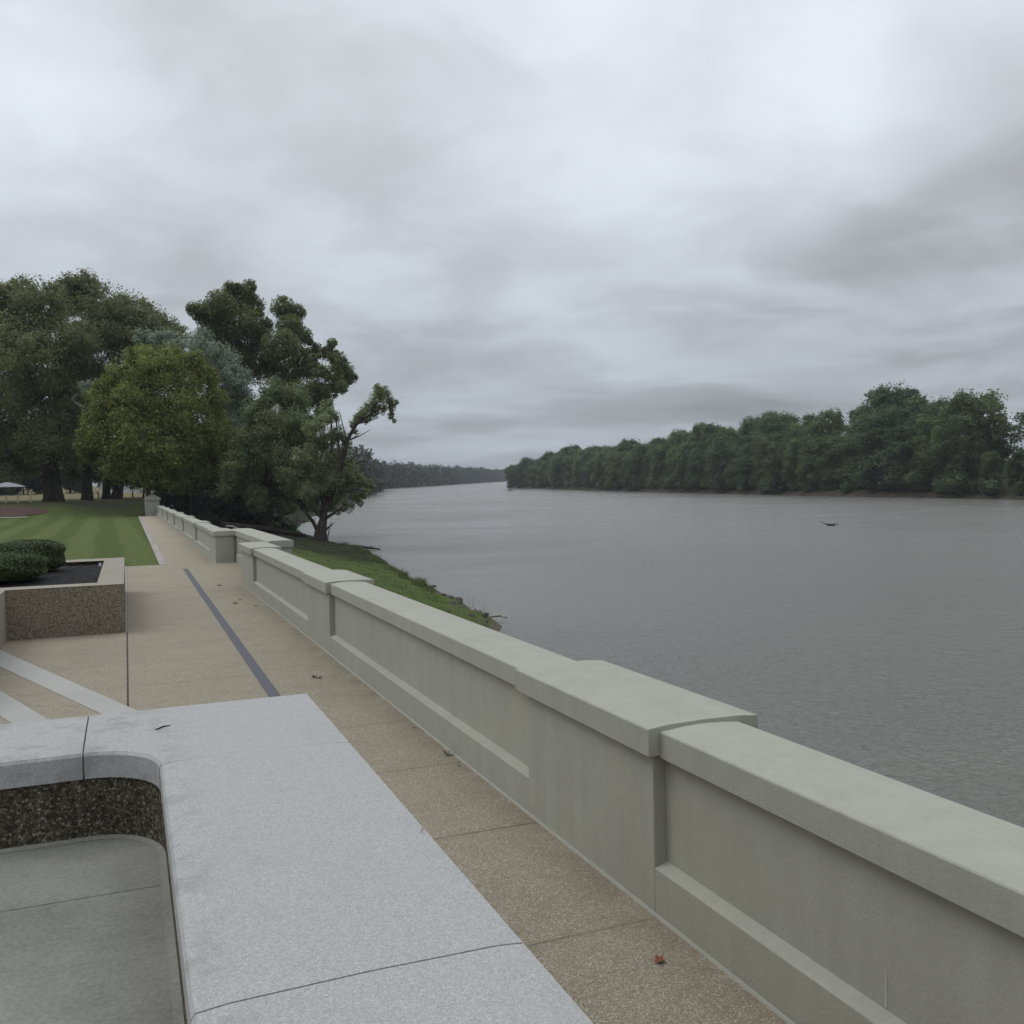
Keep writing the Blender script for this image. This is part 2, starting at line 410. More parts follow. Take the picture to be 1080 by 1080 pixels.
# park road, kerb and red bed at the far left of the lawn
b = MB()
for i in range(12):
    x0, x1 = -90 + i*5.6, -90 + (i+1)*5.6
    b.add([(x0,129.5,ground_z(x0,129.5)+.06),(x1,129.5,ground_z(x1,129.5)+.06),(x1,132.5,ground_z(x1,132.5)+.06),(x0,132.5,ground_z(x0,132.5)+.06)], [(0,1,2,3)])
M['asphalt'] = m_plain('asphalt', (.05, .05, .052), .9)
tag(b.build('park_road', M['asphalt']), kind='structure')

# ------------------------------------------------------------------ the parapet wall
wall = empty('parapet_wall', (2.95, 4.5, -S*4.5), 'long grey green concrete parapet wall with piers and stepped coping along the river walk', 'wall')
def coping(x0, x1, y0, y1, z0, z1, crown=.016):
    m = MB(); xm = (x0 + x1)/2; n = max(1, int((y1-y0)/4))
    c = .007
    prof = [(x0,z0),(x1,z0),(x1,z1-c),(x1-c,z1),(x1-.14,z1+crown*.75),(xm,z1+crown),(x0+.14,z1+crown*.75),(x0+c,z1),(x0,z1-c)]
    m.prism_y(prof, y0, y1, n, wx)
    return m.build('coping', M['wall'], wall, slope=True, bevel=.003)
def pier(y0, y1, big=True):
    m = MB(); m.prism_y([(2.65,-.15),(3.26,-.15),(3.26,.897),(2.65,.897)], y0, y1, 1, wx)
    m.build('pier', M['wall'], wall, slope=True, bevel=.006)
    coping(2.595, 3.315, y0-.05, y1+.09, .90, 1.055)
def bay(y0, y1, mb=(0,0)):
    n = max(1, int((y1-y0)/4))
    m = MB(); m.prism_y([(2.652,-.15),(3.258,-.15),(3.258,.262),(3.183,.29),(2.727,.29),(2.652,.262)], y0, y1, n, wx)
    m.build('plinth', M['wall'], wall, slope=True, bevel=.004)
    m = MB(); m.prism_y([(2.727,.2901),(3.183,.2901),(3.183,.893),(2.727,.893)], y0, y1, n, wx)
    m.build('panel', M['wall'], wall, slope=True)
    coping(2.667, 3.175, y0+.09, y1-.05, .887, 1.035)
pe = [(-4.65, -2.85), (4.56, 6.35), (13.77, 15.6), (22.95, 25.4)]
for y0, y1 in pe: pier(y0, y1)
for (a, c), (d, e) in zip(pe[:-1], pe[1:]): bay(c, d)
bay(-12, -4.65)
# overlook bay set out over the bank
m = MB(); m.prism_y([(3.43,-1.2),(4.00,-1.2),(4.00,.897),(3.43,.897)], 25.42, 33.5); m.build('panel', M['wall'], wall, slope=True, bevel=.006)
m = MB(); m.prism_y([(3.385,-1.0),(4.06,-1.0),(4.06,.27),(4.0,.29),(3.44,.29),(3.385,.27)], 25.44, 33.44); m.build('plinth', M['wall'], wall, slope=True, bevel=.004)
m = MB(); m.box(3.262, 3.43, 24.2, 25.415, -.6, .895); m.build('return_wall', M['wall'], wall, slope=True)
xo = coping(3.37-wx(29), 4.06-wx(29), 25.38, 34.75, .9, 1.07)
far = [33.45, 43.94, 54.64, 65.8, 78.0, 89.7, 102.4]
for i, y0 in enumerate(far):
    y1 = y0 + (2.2 if i else 2.6)
    pier(y0, y1)
    bay(y1, far[i+1] if i < 6 else 108.2)
m = MB(); m.box(3.353, 3.43, 33.5, 34.6, -.6, .895); m.build('return_wall', M['wall'], wall, slope=True)
# end pier with a low pyramid cap
m = MB(); m.box(1.95, 3.3, 108.2, 109.6, -.4, 1.62); m.build('pier', M['wall'], wall, slope=True, bevel=.02)
m = MB(); m.box(1.83, 3.42, 108.06, 109.74, 1.62, 1.86)
m.add([(1.83,108.06,1.861),(3.42,108.06,1.861),(3.42,109.74,1.861),(1.83,109.74,1.861),(2.625,108.9,2.33)], [(0,1,4),(1,2,4),(2,3,4),(3,0,4)])
m.build('pier_cap', M['wall'], wall, slope=True)
# pale sealant line along the foot
m = MB()
for y0, y1 in ((-12, 25.39), (33.47, 108.1)):
    m.prism_y([(2.633,.0),(2.649,.0),(2.649,.014),(2.64,.010)], y0, y1, 12, wx)
m.build('sealant_line', M['mortar'], wall, slope=True)
# lime streaks weeping from hairline joints
M['lime'] = m_plain('lime_streak', (.44, .44, .39), .9)
def streak(y, z0, z1, w):
    m = MB(); k = 7; vs = []
    for i in range(k+1):
        t = i/k; z = z0 + (z1-z0)*t; ww = w*(.35 + .65*(1-t))*(.9+.2*RNG.random()); o = .001*RNG.standard_normal()
        vs += [(2.7255+wx(y), y-ww+o, z), (2.7255+wx(y), y+ww+o, z)]
    m.add(vs, [(2*i, 2*i+1, 2*i+3, 2*i+2) for i in range(k)])
    m.build('lime_streak', M['lime'], wall, slope=True)
streak(10.4, .30, .72, .007); streak(2.9, .30, .46, .008)

# ------------------------------------------------------------------ granite topped cheek wall in front
cw = empty('low_wall', (.5, 3, 0), 'low wall with broad grey granite top and dark pebble inner face, in the foreground', 'wall')
RC = .30
def corner(off, n=10):                                                # inner outline from far left round the corner to the near end
    xi, yi = .10 + off, 4.69 + off
    r = RC + off
    return [(xi - r + r*math.sin(t), yi - r*1.15 + r*1.15*math.cos(t)) for t in [math.pi/2*i/n for i in range(n+1)]]
def slab(outline_in, outline_out, z0, z1, crown):
    """a coping stone between two polylines of equal length, crowned across"""
    m = MB(); k = len(outline_in); vs = []; lev = [(0,z0),(0,z1-.014),(.012,z1),(.10,z1+crown*.6),(.5,z1+crown),(.9,z1+crown*.6),(.988,z1),(1,z1-.014),(1,z0)]
    for (a, c) in zip(outline_in, outline_out):
        for t, z in lev: vs.append((a[0]+(c[0]-a[0])*t, a[1]+(c[1]-a[1])*t, z))
    q = len(lev); fs = []
    for i in range(k-1):
        for j in range(q):
            fs.append((i*q+j, i*q+(j+1)%q, (i+1)*q+(j+1)%q, (i+1)*q+j))
    fs.append(tuple(range(q))); fs.append(tuple(reversed([(k-1)*q+j for j in range(q)])))
    m.add(vs, fs)
    return m.build('granite_slab', M['granite'], cw)
Z0, Z1 = 1.075, 1.192
G = .0035
slab([(.10,4.36-G),(.10,2.26+G)], [(.93,4.345-G),(.93,2.26+G)], Z0, Z1, .012)
slab([(.10,2.26-G),(.10,-2.5)], [(.93,2.26-G),(.93,-2.5)], Z0, Z1, .012)
slab([(-3.0,4.69),(-.215-G,4.69)], [(-3.0,5.47),(-.215-G,5.47)], Z0, Z1, .012)
# corner stone: inner rounded edge, outer square corner
co = corner(0)
inn = [(-.215+G,4.69)] + co + [(.10,4.36+G)] if co[-1][1] > 4.37 else [(-.215+G,4.69)] + [c for c in co if c[1] > 4.37] + [(.097,4.36+G)]
k = len(inn)
def outer(i):
    t = i/(k-1)
    c = .62
    if t < c: return (-.215+G + (.93+.215-G)*t/c, 5.47)
    return (.93, 5.47 + (4.345+G-5.47)*(t-c)/(1-c))
outl = [outer(i) for i in range(k)]
ic = min(range(k), key=lambda i: abs(i/(k-1)-.62)); outl[ic] = (.93, 5.47)
slab(inn, outl, Z0, Z1, .010)
m = MB()                                                               # joint filler between stones
m.box(.115, .915, 4.342, 4.3625, Z0+.01, Z1-.007); m.box(.115, .915, 2.2562, 2.2638, Z0+.01, Z1-.007); m.box(-.2188, -.2112, 4.705, 5.455, Z0+.01, Z1-.007)
m.build('joint_filler', M['joint'], cw)
# pebble faced inner wall, following the rounded corner, and the outer body
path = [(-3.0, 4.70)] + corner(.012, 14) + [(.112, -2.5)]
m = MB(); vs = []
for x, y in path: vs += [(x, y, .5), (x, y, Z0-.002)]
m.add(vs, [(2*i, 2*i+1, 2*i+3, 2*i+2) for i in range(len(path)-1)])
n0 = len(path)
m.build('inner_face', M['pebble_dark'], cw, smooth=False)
m = MB(); m.box(.30, .90, -2.5, 5.44, -.05, Z0-.003); m.box(-3.0, .299, 4.95, 5.44, -.05, Z0-.003)
m.build('outer_face', M['pebble'], cw)
# platform floor inside the low wall
m = MB(); m.box(-3., .25, -3., 4.029, .3, .797); m.box(-3., .25, 4.035, 4.9, .3, .797)
fl = m.build('platform', M['floor'], bevel=.004); tag(fl, kind='structure')
# cove at the foot of the inner face
m = MB(); p2 = [(-3.0, 4.675)] + corner(-.018, 14) + [(.082, -2.4)]; p1 = [(-3.0, 4.70)] + corner(.012, 14) + [(.112, -2.4)]
vs = []
for (a, c) in zip(p2, p1): vs += [(a[0],a[1],.7985), ((a[0]+c[0])/2,(a[1]+c[1])/2,.801), (c[0],c[1],.808)]
m.add(vs, [(3*i+j, 3*i+j+1, 3*i+j+4, 3*i+j+3) for i in range(len(p1)-1) for j in range(2)])
m.build('cove', M['floor'], cw, smooth=True)

# ------------------------------------------------------------------ planter box
PL = empty('planter_box', (-1.5, 21.5, -S*21.5), 'raised brown pebble planter with pale concrete rim and dark mulch', 'planter')
h = .845
m = MB()
m.box(-9, -.08, 17.77, 18.24, -.1, h-.009); m.box(-9, -.08, 24.4, 25.1, -.1, h-.009); m.box(-.5, -.08, 18.24, 24.4, -.1, h-.009)
m.build('pebble_wall', M['pebble'], PL, slope=True, bevel=.006)
m = MB(); m.box(-9, -2.421, 12., 12.5, -.1, h-.009); m.build('pebble_wall', M['pebble'], PL, slope=True, bevel=.006)
m = MB(); m.box(-2.42, -1.90, 12., 17.769, -.1, h-.009); m.build('end_piece', M['rim'], PL, slope=True, bevel=.006)
m = MB()
def ring(m, x0, x1, y0, y1, z0, z1): m.box(x0, x1, y0, y1, z0, z1)
m.box(-9, -.075, 17.76, 18.28, h-.008, h); m.box(-9, -.075, 24.26, 25.11, h-.008, h); m.box(-.515, -.075, 18.281, 24.259, h-.008, h)
m.box(-2.43, -1.895, 12., 17.759, h-.008, h); m.box(-9, -2.431, 12., 12.5, h-.008, h)
m.build('rim', M['rim'], PL, slope=True, bevel=.006)
me_m = MB(); nn = 40
gx = np.linspace(-8.9, -.51, 60); gy = np.linspace(12.2, 24.5, 80)
mx, my = np.meshgrid(gx, gy); mz = .74 + .035*RNG.random(mx.shape) + .05*np.exp(-((mx+2.2)**2+(my-21)**2)/4)
ii = np.arange(mx.size).reshape(mx.shape); q = np.stack([ii[:-1,:-1],ii[:-1,1:],ii[1:,1:],ii[1:,:-1]],-1).reshape(-1,4)
vv = np.stack([mx, my, mz - S*my], -1).reshape(-1,3)
keep = ~((vv[q].mean(1)[:,0] > -2.4) & (vv[q].mean(1)[:,1] < 18.1))
me = np_mesh('mulch', vv - np.array(PL.location), q[keep]); link_mesh('mulch', me, M['mulch'], PL)
m = MB(); m.box(-.074, -.045, 17.75, LAWN_Y, -.02, .012); m.build('foot_strip', M['mortar'], PL, slope=True)
m = MB(); m.box(-.62, -.56, 23.70, 23.715, .70, .83); tg = m.build('plant_tag', M['white'], slope=True); tag(tg, 'tiny white plant tag stuck in the dark mulch', 'plant tag')

# ------------------------------------------------------------------ foliage tools
def leaf_quads(rng, PO, size, jitter=.5, up=.35, outw=.9):
    """one small kite-shaped leaf spray at every point; sprays face outwards and a little up"""
    P, O = PO
    n = len(P)
    nrm = rng.standard_normal((n, 3))*.75 + O*outw; nrm[:, 2] += up; nrm /= np.linalg.norm(nrm, axis=1)[:, None]
    a = np.cross(nrm, rng.standard_normal((n, 3))); a /= np.linalg.norm(a, axis=1)[:, None] + 1e-9
    bb = np.cross(nrm, a)
    s = size*(1 + jitter*(rng.random(n)*2 - 1))[:, None]; w = s*(.45 + .3*rng.random((n, 1)))
    fold = nrm*s*.18
    V = np.stack([P - a*s, P - bb*w + fold, P + a*s, P + bb*w + fold], 1)
    return V.reshape(-1, 3), np.arange(n*4).reshape(-1, 4)
def unit(a): return a/(np.linalg.norm(a, axis=1)[:, None] + 1e-9)
def lobe_points(rng, c, r, n, clumps=12, flat=.75, free=.22):
    """leafy clumps spread through a lobe, joined by a loose scatter; gives points and outward directions"""
    d = unit(rng.standard_normal((clumps, 3)))
    rad = (.25 + .75*rng.random(clumps)**.55)[:, None]
    cc = d*rad*r*.82; cc[:, 2] *= .9
    cr = r*(.20 + .20*rng.random(clumps))
    w = cr**2; n2 = int(n*free); n1 = n - n2
    k = rng.choice(clumps, n1, p=w/w.sum())
    p = unit(rng.standard_normal((n1, 3))) * (rng.random(n1)**.40)[:, None]
    p += rng.standard_normal(p.shape)*.13
    o1 = unit(p*.8 + unit(cc[k])*.8)
    p[:, 2] *= flat
    q = unit(rng.standard_normal((n2, 3))); qr = (.35 + .72*rng.random(n2)**.6)[:, None]
    # wisps: the loose scatter gathers along a few directions
    q = unit(q + .5*d[rng.integers(0, clumps, n2)])
    A = np.concatenate([cc[k] + p*cr[k][:, None], q*qr*r]); O = np.concatenate([o1, q])
    return np.asarray(c)[None] + A, O
def above(PO, z):
    k = PO[0][:, 2] > z
    return PO[0][k], PO[1][k]

def limbs(m, rng, base, r0, targets, fork=.35, lean=None, n=7, tw=.10):
    """a flared trunk to a fork, then bent limbs to every lobe"""
    base = Vector(base); top = sum((Vector(t) for t in targets), Vector()) / len(targets)
    hh = max(t[2] for t in targets) - base.z
    fk = Vector((base.x + (top.x-base.x)*fork*.5, base.y, base.z + hh*fork))
    if lean: fk = Vector(lean)
    mid = base.lerp(fk, .5) + Vector((rng.normal()*.25*r0, 0, 0))
    fl = base - Vector((0,0,.5))
    m.tube([fl, base + Vector((0,0,.15)), base.lerp(mid, .35), mid, fk], [r0*1.45, r0*1.15, r0*.95, r0*.85, r0*.7], n+2)
    for t in targets:
        t = Vector(t); L = (t - fk).length
        st = base.lerp(fk, .75 + .25*rng.random())
        p1 = st.lerp(t, .33) + Vector((rng.normal()*.05*L, rng.normal()*.05*L, .07*L)); p2 = st.lerp(t, .7) + Vector((rng.normal()*.05*L, rng.normal()*.05*L, .05*L))
        rr = r0*(.11 + .15*min(1, L/14))
        m.tube([st, p1, p2, t], [rr, rr*.7, rr*.42, rr*.15], 6, cap=False)
        for _ in range(3):
            d = Vector(rng.standard_normal(3)); d.z = abs(d.z)*.7; d.normalize()
            m.tube([p2, p2.lerp(t, .5) + d*tw*L*.5, t + d*tw*L*.8], [rr*.3, rr*.2, rr*.06], 5, cap=False)

def photo_tree(name, label, cat, base, Yd, lobes, leafmat, bark, r0, size=.17, dens=1., fork=.3, seed=1, flat=.75, clumps=20, fill=.6, extra_trunks=(), group=None, lean=None, limb_px=None, loose=0.):
    """a tree standing at world distance Yd; every lobe is (photo x, photo y, photo radius, depth offset m)"""
    rng = np.random.default_rng(seed)
    B = at(base[0], base[1], Yd)
    gz = ground_z(B.x, Yd); B.z = gz
    dep = B.x*CF.x + Yd*CF.y
    root = empty(name, B, label, cat, group)
    Vs = []; Qs = []; targets = []; off = 0
    lobes = list(lobes); n_main = len(lobes)
    for i in range(n_main):                                             # small lobes bridge neighbouring ones
        dd = sorted((math.hypot(lobes[i][0]-lobes[j][0], lobes[i][1]-lobes[j][1]), j) for j in range(n_main) if j != i)
        for q_, j in dd[:2]:
            if q_ < 2.2*(lobes[i][2] + lobes[j][2]):
                t_ = .35 + .3*rng.random()
                lobes.append((lobes[i][0]*(1-t_)+lobes[j][0]*t_, lobes[i][1]*(1-t_)+lobes[j][1]*t_, .62*min(lobes[i][2], lobes[j][2])))
    for li, lb in enumerate(lobes):
        px, py, pr = lb[:3]; dy = lb[3] if len(lb) > 3 else rng.normal()*pr*dep/F*.9
        c = at(px, py, Yd); r = pr*dep/F
        c = Vector((c.x, c.y, c.z)) + (c - Vector((0,0,H)))*(dy/Yd)
        if li < n_main and (li % 3 == 0 or n_main < 6): targets.append(tuple(c))
        size_ = size*.80
        n = int(dens*430*r**2/(size_/.17)**2*.75) + 80
        P = lobe_points(rng, np.array(c), r, n, clumps, flat, (.62 if loose > .1 else .5) if loose else .22)
        P = above(P, gz + .25)
        V, Q = leaf_quads(rng, P, size_); Vs.append(V); Qs.append(Q + off); off += len(V)
    V = np.concatenate(Vs) - np.array(B)[None]; Q = np.concatenate(Qs)
    link_mesh('crown', np_mesh('crown', V, Q), leafmat, root)
    m = MB()
    if limb_px:                                                         # hand-placed limbs: (radius, then points with depth offsets)
        for r_, pts in limb_px:
            pp = [B - Vector((0,0,.5))] if pts[0] is None else []
            for q_ in pts:
                if q_ is None: continue
                w_ = at(q_[0], q_[1], Yd); w_ = w_ + (w_ - Vector((0,0,H)))*((q_[2] if len(q_) > 2 else 0)/Yd); pp.append(w_)
            k_ = len(pp)
            m.tube(pp, [r_*(1 - .8*(i_/(k_-1))**.8) for i_ in range(k_)], 8, cap=False)
            for i_ in range(1, k_-1):
                for _ in range(3):
                    d_ = Vector(rng.standard_normal(3)); d_.z = abs(d_.z)*.8; L_ = .9 + 1.2*rng.random()
                    m.tube([pp[i_], pp[i_] + d_*L_*.5, pp[i_] + d_*L_ + Vector((0,0,.2))], [r_*.22, r_*.14, r_*.04], 5, cap=False)
    else:
        limbs(m, rng, B, r0, targets, fork, lean)
    for (bx, by, tx, ty, rr) in extra_trunks:
        b2 = at(bx, by, Yd); b2.z = ground_z(b2.x, Yd) - .3; t2 = at(tx, ty, Yd)
        m.tube([b2, b2.lerp(t2, .12), b2.lerp(t2, .5) , t2], [rr*1.6, rr*1.1, rr*.9, rr*.55], 9)
    m.build('trunk', bark, root, smooth=True)
    return root

# ------------------------------------------------------------------ the park trees on the left
photo_tree('cottonwood_tree', 'tall twin-trunked olive green tree, leftmost of the big trees behind the lawn', 'tree', (62,527), 132,
    [(8,333,34),(42,322,30),(-22,350,36),(22,372,40),(66,360,34),(-2,415,42),(45,415,40),(12,462,36),(52,462,32),(-42,420,40),(-45,475,32),(80,440,30),(85,395,30),(25,302,14),(-5,310,18),(30,490,16),(-10,488,18),(72,478,18)],
    M['L_cotton2'], M['bark'], .62, .16, 1.05, .28, 11, extra_trunks=((52,527,46,455,.6),))
photo_tree('cottonwood_tree', 'tallest olive green tree, with a thick trunk, right of the twin-trunked one', 'tree', (92,528), 137,
    [(86,312,27),(64,318,20),(112,322,26),(136,326,22),(92,352,34),(128,356,32),(150,340,20),(80,395,34),(118,405,34),(100,445,34),(72,298,12),(92,296,13),(140,440,30),(92,478,18),(118,480,20)],
    M['L_cotton'], M['bark'], .70, .16, 1.0, .3, 12)
photo_tree('cottonwood_tree', 'thin-topped greyish tree between the tallest olive tree and the tall dark tree', 'tree', (123,528), 142,
    [(160,336,18),(176,345,15),(148,352,22),(180,362,18),(165,380,26),(140,400,30),(150,440,32),(130,470,24),(150,478,24),(192,352,10),(153,322,9)],
    M['L_cotton'], M['bark'], .72, .15, .85, .3, 13, extra_trunks=((112,528,112,460,.5),))
photo_tree('maple_tree', 'rounded yellow green tree just behind the end of the parapet wall', 'tree', (174,536), 113,
    [(165,392,27,-3),(137,400,26,-2),(197,400,25,-2),(112,428,24,-1),(150,428,32,-4),(190,430,32,-4),(224,424,20,-2),(104,456,22,-1),(138,462,32,-4),(178,468,32,-5),(218,458,26,-3),(236,476,13),(122,492,20,-2),(162,496,26,-4),(203,496,25,-3),(94,478,12),(180,378,16,-1),(152,378,16),(230,448,14),(186,510,14,-4),(140,376,11,-2),(207,378,12,-2),(94,442,11,-1),(244,458,11,-2),(238,494,13,-2),(110,408,12,-1),(222,398,12,-2),(88,470,10)],
    M['L_maple'], M['bark'], .55, .14, 1.15, .22, 14, clumps=26, extra_trunks=((187,535,190,490,.42),))
photo_tree('silver_tree', 'blue green silvery tree bulging behind the rounded yellow green tree', 'tree', (205,534), 123,
    [(200,372,24),(172,360,16),(230,382,24),(246,402,22),(258,426,18),(240,428,28),(254,455,24),(236,462,26),(215,355,12),(262,470,16),(150,356,12),(92,408,9,-4)],
    M['L_silver'], M['bark'], .45, .14, 1.15, .25, 15, clumps=28)
photo_tree('sycamore_tree', 'tall dark tree with open ragged top standing above the silvery tree', 'tree', (228,533), 130,
    [(250,316,17),(232,322,16),(214,330,13),(204,326,8),(263,302,8),(268,322,12),(252,342,22),(228,346,18),(272,350,16),(298,324,13),(312,330,11),(306,346,15),(320,354,10),(296,366,20),(270,382,24),(318,374,11),(300,396,20),(326,392,10),(240,372,22),(280,342,8),(243,304,8),(334,368,7)],
    M['L_syc'], M['bark'], .5, .16, 1.7, .3, 16, clumps=20, loose=.06)
photo_tree('sycamore_tree', 'sparse dark tree with separate leafy branches at the right end of the tall trees', 'tree', (262,540), 120,
    [(346,372,9),(357,380,10),(365,390,9),(370,398,8),(352,396,12),(337,392,9),(331,410,12),(346,412,12),(360,408,8),(315,418,18),(340,428,12),(364,402,6),(350,362,6),(330,378,6)],
    M['L_syc'], M['bark'], .35, .14, 1.5, .35, 17, clumps=12, loose=.08)
photo_tree('willow_tree', 'full mid green tree with a yellowish crown beside the leaning riverside tree', 'tree', (283,548), 106,
    [(290,412,18),(308,424,20),(272,436,20),(298,452,28),(264,470,24),(322,462,22),(284,496,28),(314,500,24),(254,502,22),(333,442,13),(270,526,16),(300,528,16),(240,515,14),(246,490,16),(330,490,18)],
    M['L_mid'], M['bark'], .42, .13, 1.1, .25, 18, clumps=26)
photo_tree('riverside_tree', 'leaning tree at the water edge with one leafy limb reaching over the river', 'tree', (338,566), 99,
    [(345,428,8),(352,440,8),(338,448,10),(356,456,9),(346,464,12),(366,470,7),(334,470,12),(358,482,11),(344,488,14),(370,492,9),(330,496,13),(352,506,12),(366,508,11),(380,506,8),(389,510,6),(338,516,12),(324,518,12),(358,524,9),(374,522,9),(386,520,6),(394,514,4),(348,536,6),(368,536,6),(330,534,7),(380,531,4),(356,540,4),
     (372,447,5),(378,440,6),(384,434,7),(391,428,8),(398,420,9),(405,414,8),(410,422,7),(414,430,5),(412,439,4),(402,431,7),(394,438,5),(386,444,4),(418,424,3),(416,444,2.5),(399,410,6),(374,455,4),(362,462,5),(326,452,9),(320,480,12)],
    M['L_lean'], M['bark'], .60, .095, .72, .12, 19, clumps=10, loose=.10,
    limb_px=[(.95, [None,(338,562),(341,548),(344,534)]), (.42, [(343,538),(352,515),(360,490,-1),(366,465,-1),(376,447,-1),(388,434,-1),(402,420,-1)]), (.20, [(376,447,-1),(392,436),(408,428)]),
             (.30, [(343,538),(346,505,1),(350,470,1),(349,435,1)]), (.26, [(342,540),(338,505),(340,470,2),(336,445,2)]), (.22, [(345,532),(358,505,-2),(357,465,-2),(354,440,-2)]),
             (.24, [(342,545),(330,522,1),(322,500,2),(320,480,2)]), (.18, [(346,530),(362,518,-1),(378,516,-2),(390,519,-2)]), (.28, [(336,562),(330,550),(322,540),(312,528)])])
# dark understory shrubs
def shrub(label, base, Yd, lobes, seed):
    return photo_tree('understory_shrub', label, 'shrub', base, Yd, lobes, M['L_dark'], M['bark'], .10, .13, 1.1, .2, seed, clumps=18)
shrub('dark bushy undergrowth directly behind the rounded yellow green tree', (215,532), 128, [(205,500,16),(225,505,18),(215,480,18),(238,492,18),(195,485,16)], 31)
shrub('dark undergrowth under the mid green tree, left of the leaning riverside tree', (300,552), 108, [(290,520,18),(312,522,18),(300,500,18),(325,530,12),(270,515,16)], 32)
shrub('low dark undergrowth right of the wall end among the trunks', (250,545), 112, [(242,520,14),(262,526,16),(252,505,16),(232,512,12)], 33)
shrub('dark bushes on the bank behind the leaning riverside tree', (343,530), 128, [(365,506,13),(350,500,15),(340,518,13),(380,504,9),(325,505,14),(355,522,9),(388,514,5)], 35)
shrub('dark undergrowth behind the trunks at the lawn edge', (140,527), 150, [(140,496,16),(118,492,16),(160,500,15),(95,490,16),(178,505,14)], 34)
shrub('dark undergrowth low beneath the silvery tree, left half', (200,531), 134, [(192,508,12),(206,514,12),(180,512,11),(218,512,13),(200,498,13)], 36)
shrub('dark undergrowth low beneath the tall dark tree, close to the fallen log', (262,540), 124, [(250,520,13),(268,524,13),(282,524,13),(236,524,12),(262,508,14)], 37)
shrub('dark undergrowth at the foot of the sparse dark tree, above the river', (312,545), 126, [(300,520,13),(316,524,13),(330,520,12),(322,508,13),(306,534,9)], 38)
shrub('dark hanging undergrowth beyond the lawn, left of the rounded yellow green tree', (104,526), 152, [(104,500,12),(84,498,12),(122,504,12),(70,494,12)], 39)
shrub('dark undergrowth in the gap beyond the wall end', (160,527), 150, [(150,508,11),(166,512,11),(178,514,11),(138,506,11)], 40)
# plain trunks seen between the park trees
def bare_trunk(label, px, py, Yd, r, top, seed, lobes):
    return photo_tree('park_tree', label, 'tree', (px, py), Yd, lobes, M['L_dark'], M['bark'], r, .15, 1., .5, seed)
bare_trunk('dark trunked tree seen between the rounded yellow green tree and the wall end', 155, 528, 146, .55, 470, 41, [(150,470,24),(170,468,22),(160,445,24)])
bare_trunk('dark trunked tree right of the wall end pier, under the silvery tree', 203, 534, 118, .42, 480, 42, [(200,480,20),(220,486,18),(190,470,18)])
bare_trunk('slim dark trunked tree among the shade below the tall dark tree', 238, 540, 116, .30, 490, 43, [(235,478,20),(252,486,18),(226,470,16)])

# ------------------------------------------------------------------ trees of the far bank
def far_tree_meshes(seed, hh=25., spread=.36, low=.10, n_lobes=34, size=.29, per=1150):
    rng = np.random.default_rng(seed); Vs = []; Qs = []; T = []; off = 0
    for i in range(n_lobes):
        t = (i + .5)/n_lobes; z = hh*(low + (1-low)*t)*.94
        env = spread*hh*math.sqrt(max(.05, 1 - ((t - .42)/.66)**2))
        a = rng.random()*2*math.pi; q = env*(.35 + .5*rng.random())
        r = hh*(.10 + .07*rng.random())
        c = np.array([q*math.cos(a), q*math.sin(a), min(z, hh - r*.8)]); T.append(tuple(c))
        P = above(lobe_points(rng, c, r, per, 16, .75), .5)
        V, Q = leaf_quads(rng, P, size); Vs.append(V); Qs.append(Q + off); off += len(V)
    cr = np_mesh('crown', np.concatenate(Vs), np.concatenate(Qs))
    m = MB(); limbs(m, rng, (0,0,0), hh*.016, [T[i] for i in range(4, n_lobes, 3)], .3)
    tm = bpy.data.meshes.new('trunk'); tm.from_pydata(m.v, [], m.f); tm.update()
    return cr, tm
VAR = [far_tree_meshes(100+i, spread=.30+.03*(i % 4), low=.06+.05*(i % 3)) for i in range(6)]
for cm, tm in VAR:
    tm.materials.append(M['bark'])
LM = [M['L_far'], M['L_far2'], M['L_far3'], M['L_far'], M['L_far2'], M['L_far']]
for (cm, tm), lm in zip(VAR, LM): cm.materials.append(lm)
def far_tree(v, x, y, z, hgt, rot, label, group, wide=1.):
    cm, tm = VAR[v]; s = hgt/25.
    root = bpy.data.objects.new('riverside_tree', None); COL.objects.link(root); root.location = (x, y, z)
    root.rotation_euler = (0, 0, rot); root.scale = (s*wide, s*wide, s); tag(root, label, 'tree', group)
    for nm, me in (('crown', cm), ('trunk', tm)):
        o = bpy.data.objects.new(nm, me); COL.objects.link(o); o.parent = root
    return root
def right_x(y): return float(lerp(np.array([y]), RIGHT)[0])
# height of the wood along the bank, read from the photo: (y, tree height)
HGT = [(90,27),(140,27),(160,26),(176,25),(186,25),(200,29),(215,30.5),(228,27),(245,24.5),(264,25.5),(300,25),(340,24.5),(398,24.5),(470,23.5),(540,22.5),(590,20),(640,20)]
rng = np.random.default_rng(5)
y = 100.
row = []
while y < 600:
    row.append(y); y += 6.5 + 2.5*rng.random() + y*.006
BANKL = 'dense green tree in the unbroken wood on the opposite river bank'
BANKG = 'trees along the opposite river bank'
for i, yy in enumerate(row):
    hh = float(np.interp(yy, [p[0] for p in HGT], [p[1] for p in HGT]))
    if 146 < yy < 160: continue
    gap = 160 <= yy < 178
    # front row, lower and overhanging the mud bank
    x = right_x(yy) + 4.6 + 3*rng.random()
    if not gap or True:
        far_tree(int(rng.integers(6)), x, yy, ground_z(x, yy) - .4, hh*(.62 + .2*rng.random()) if not gap else hh*.40, rng.random()*6.28, BANKL, BANKG, .95 + .45*rng.random())
    if not gap:
        x2 = x + 6 + 3*rng.random(); y2 = yy + 3*rng.normal()
        far_tree(int(rng.integers(6)), x2, y2, ground_z(x2, y2) - .4, hh*(.80 + .26*rng.random()), rng.random()*6.28, BANKL, BANKG, 1.05)
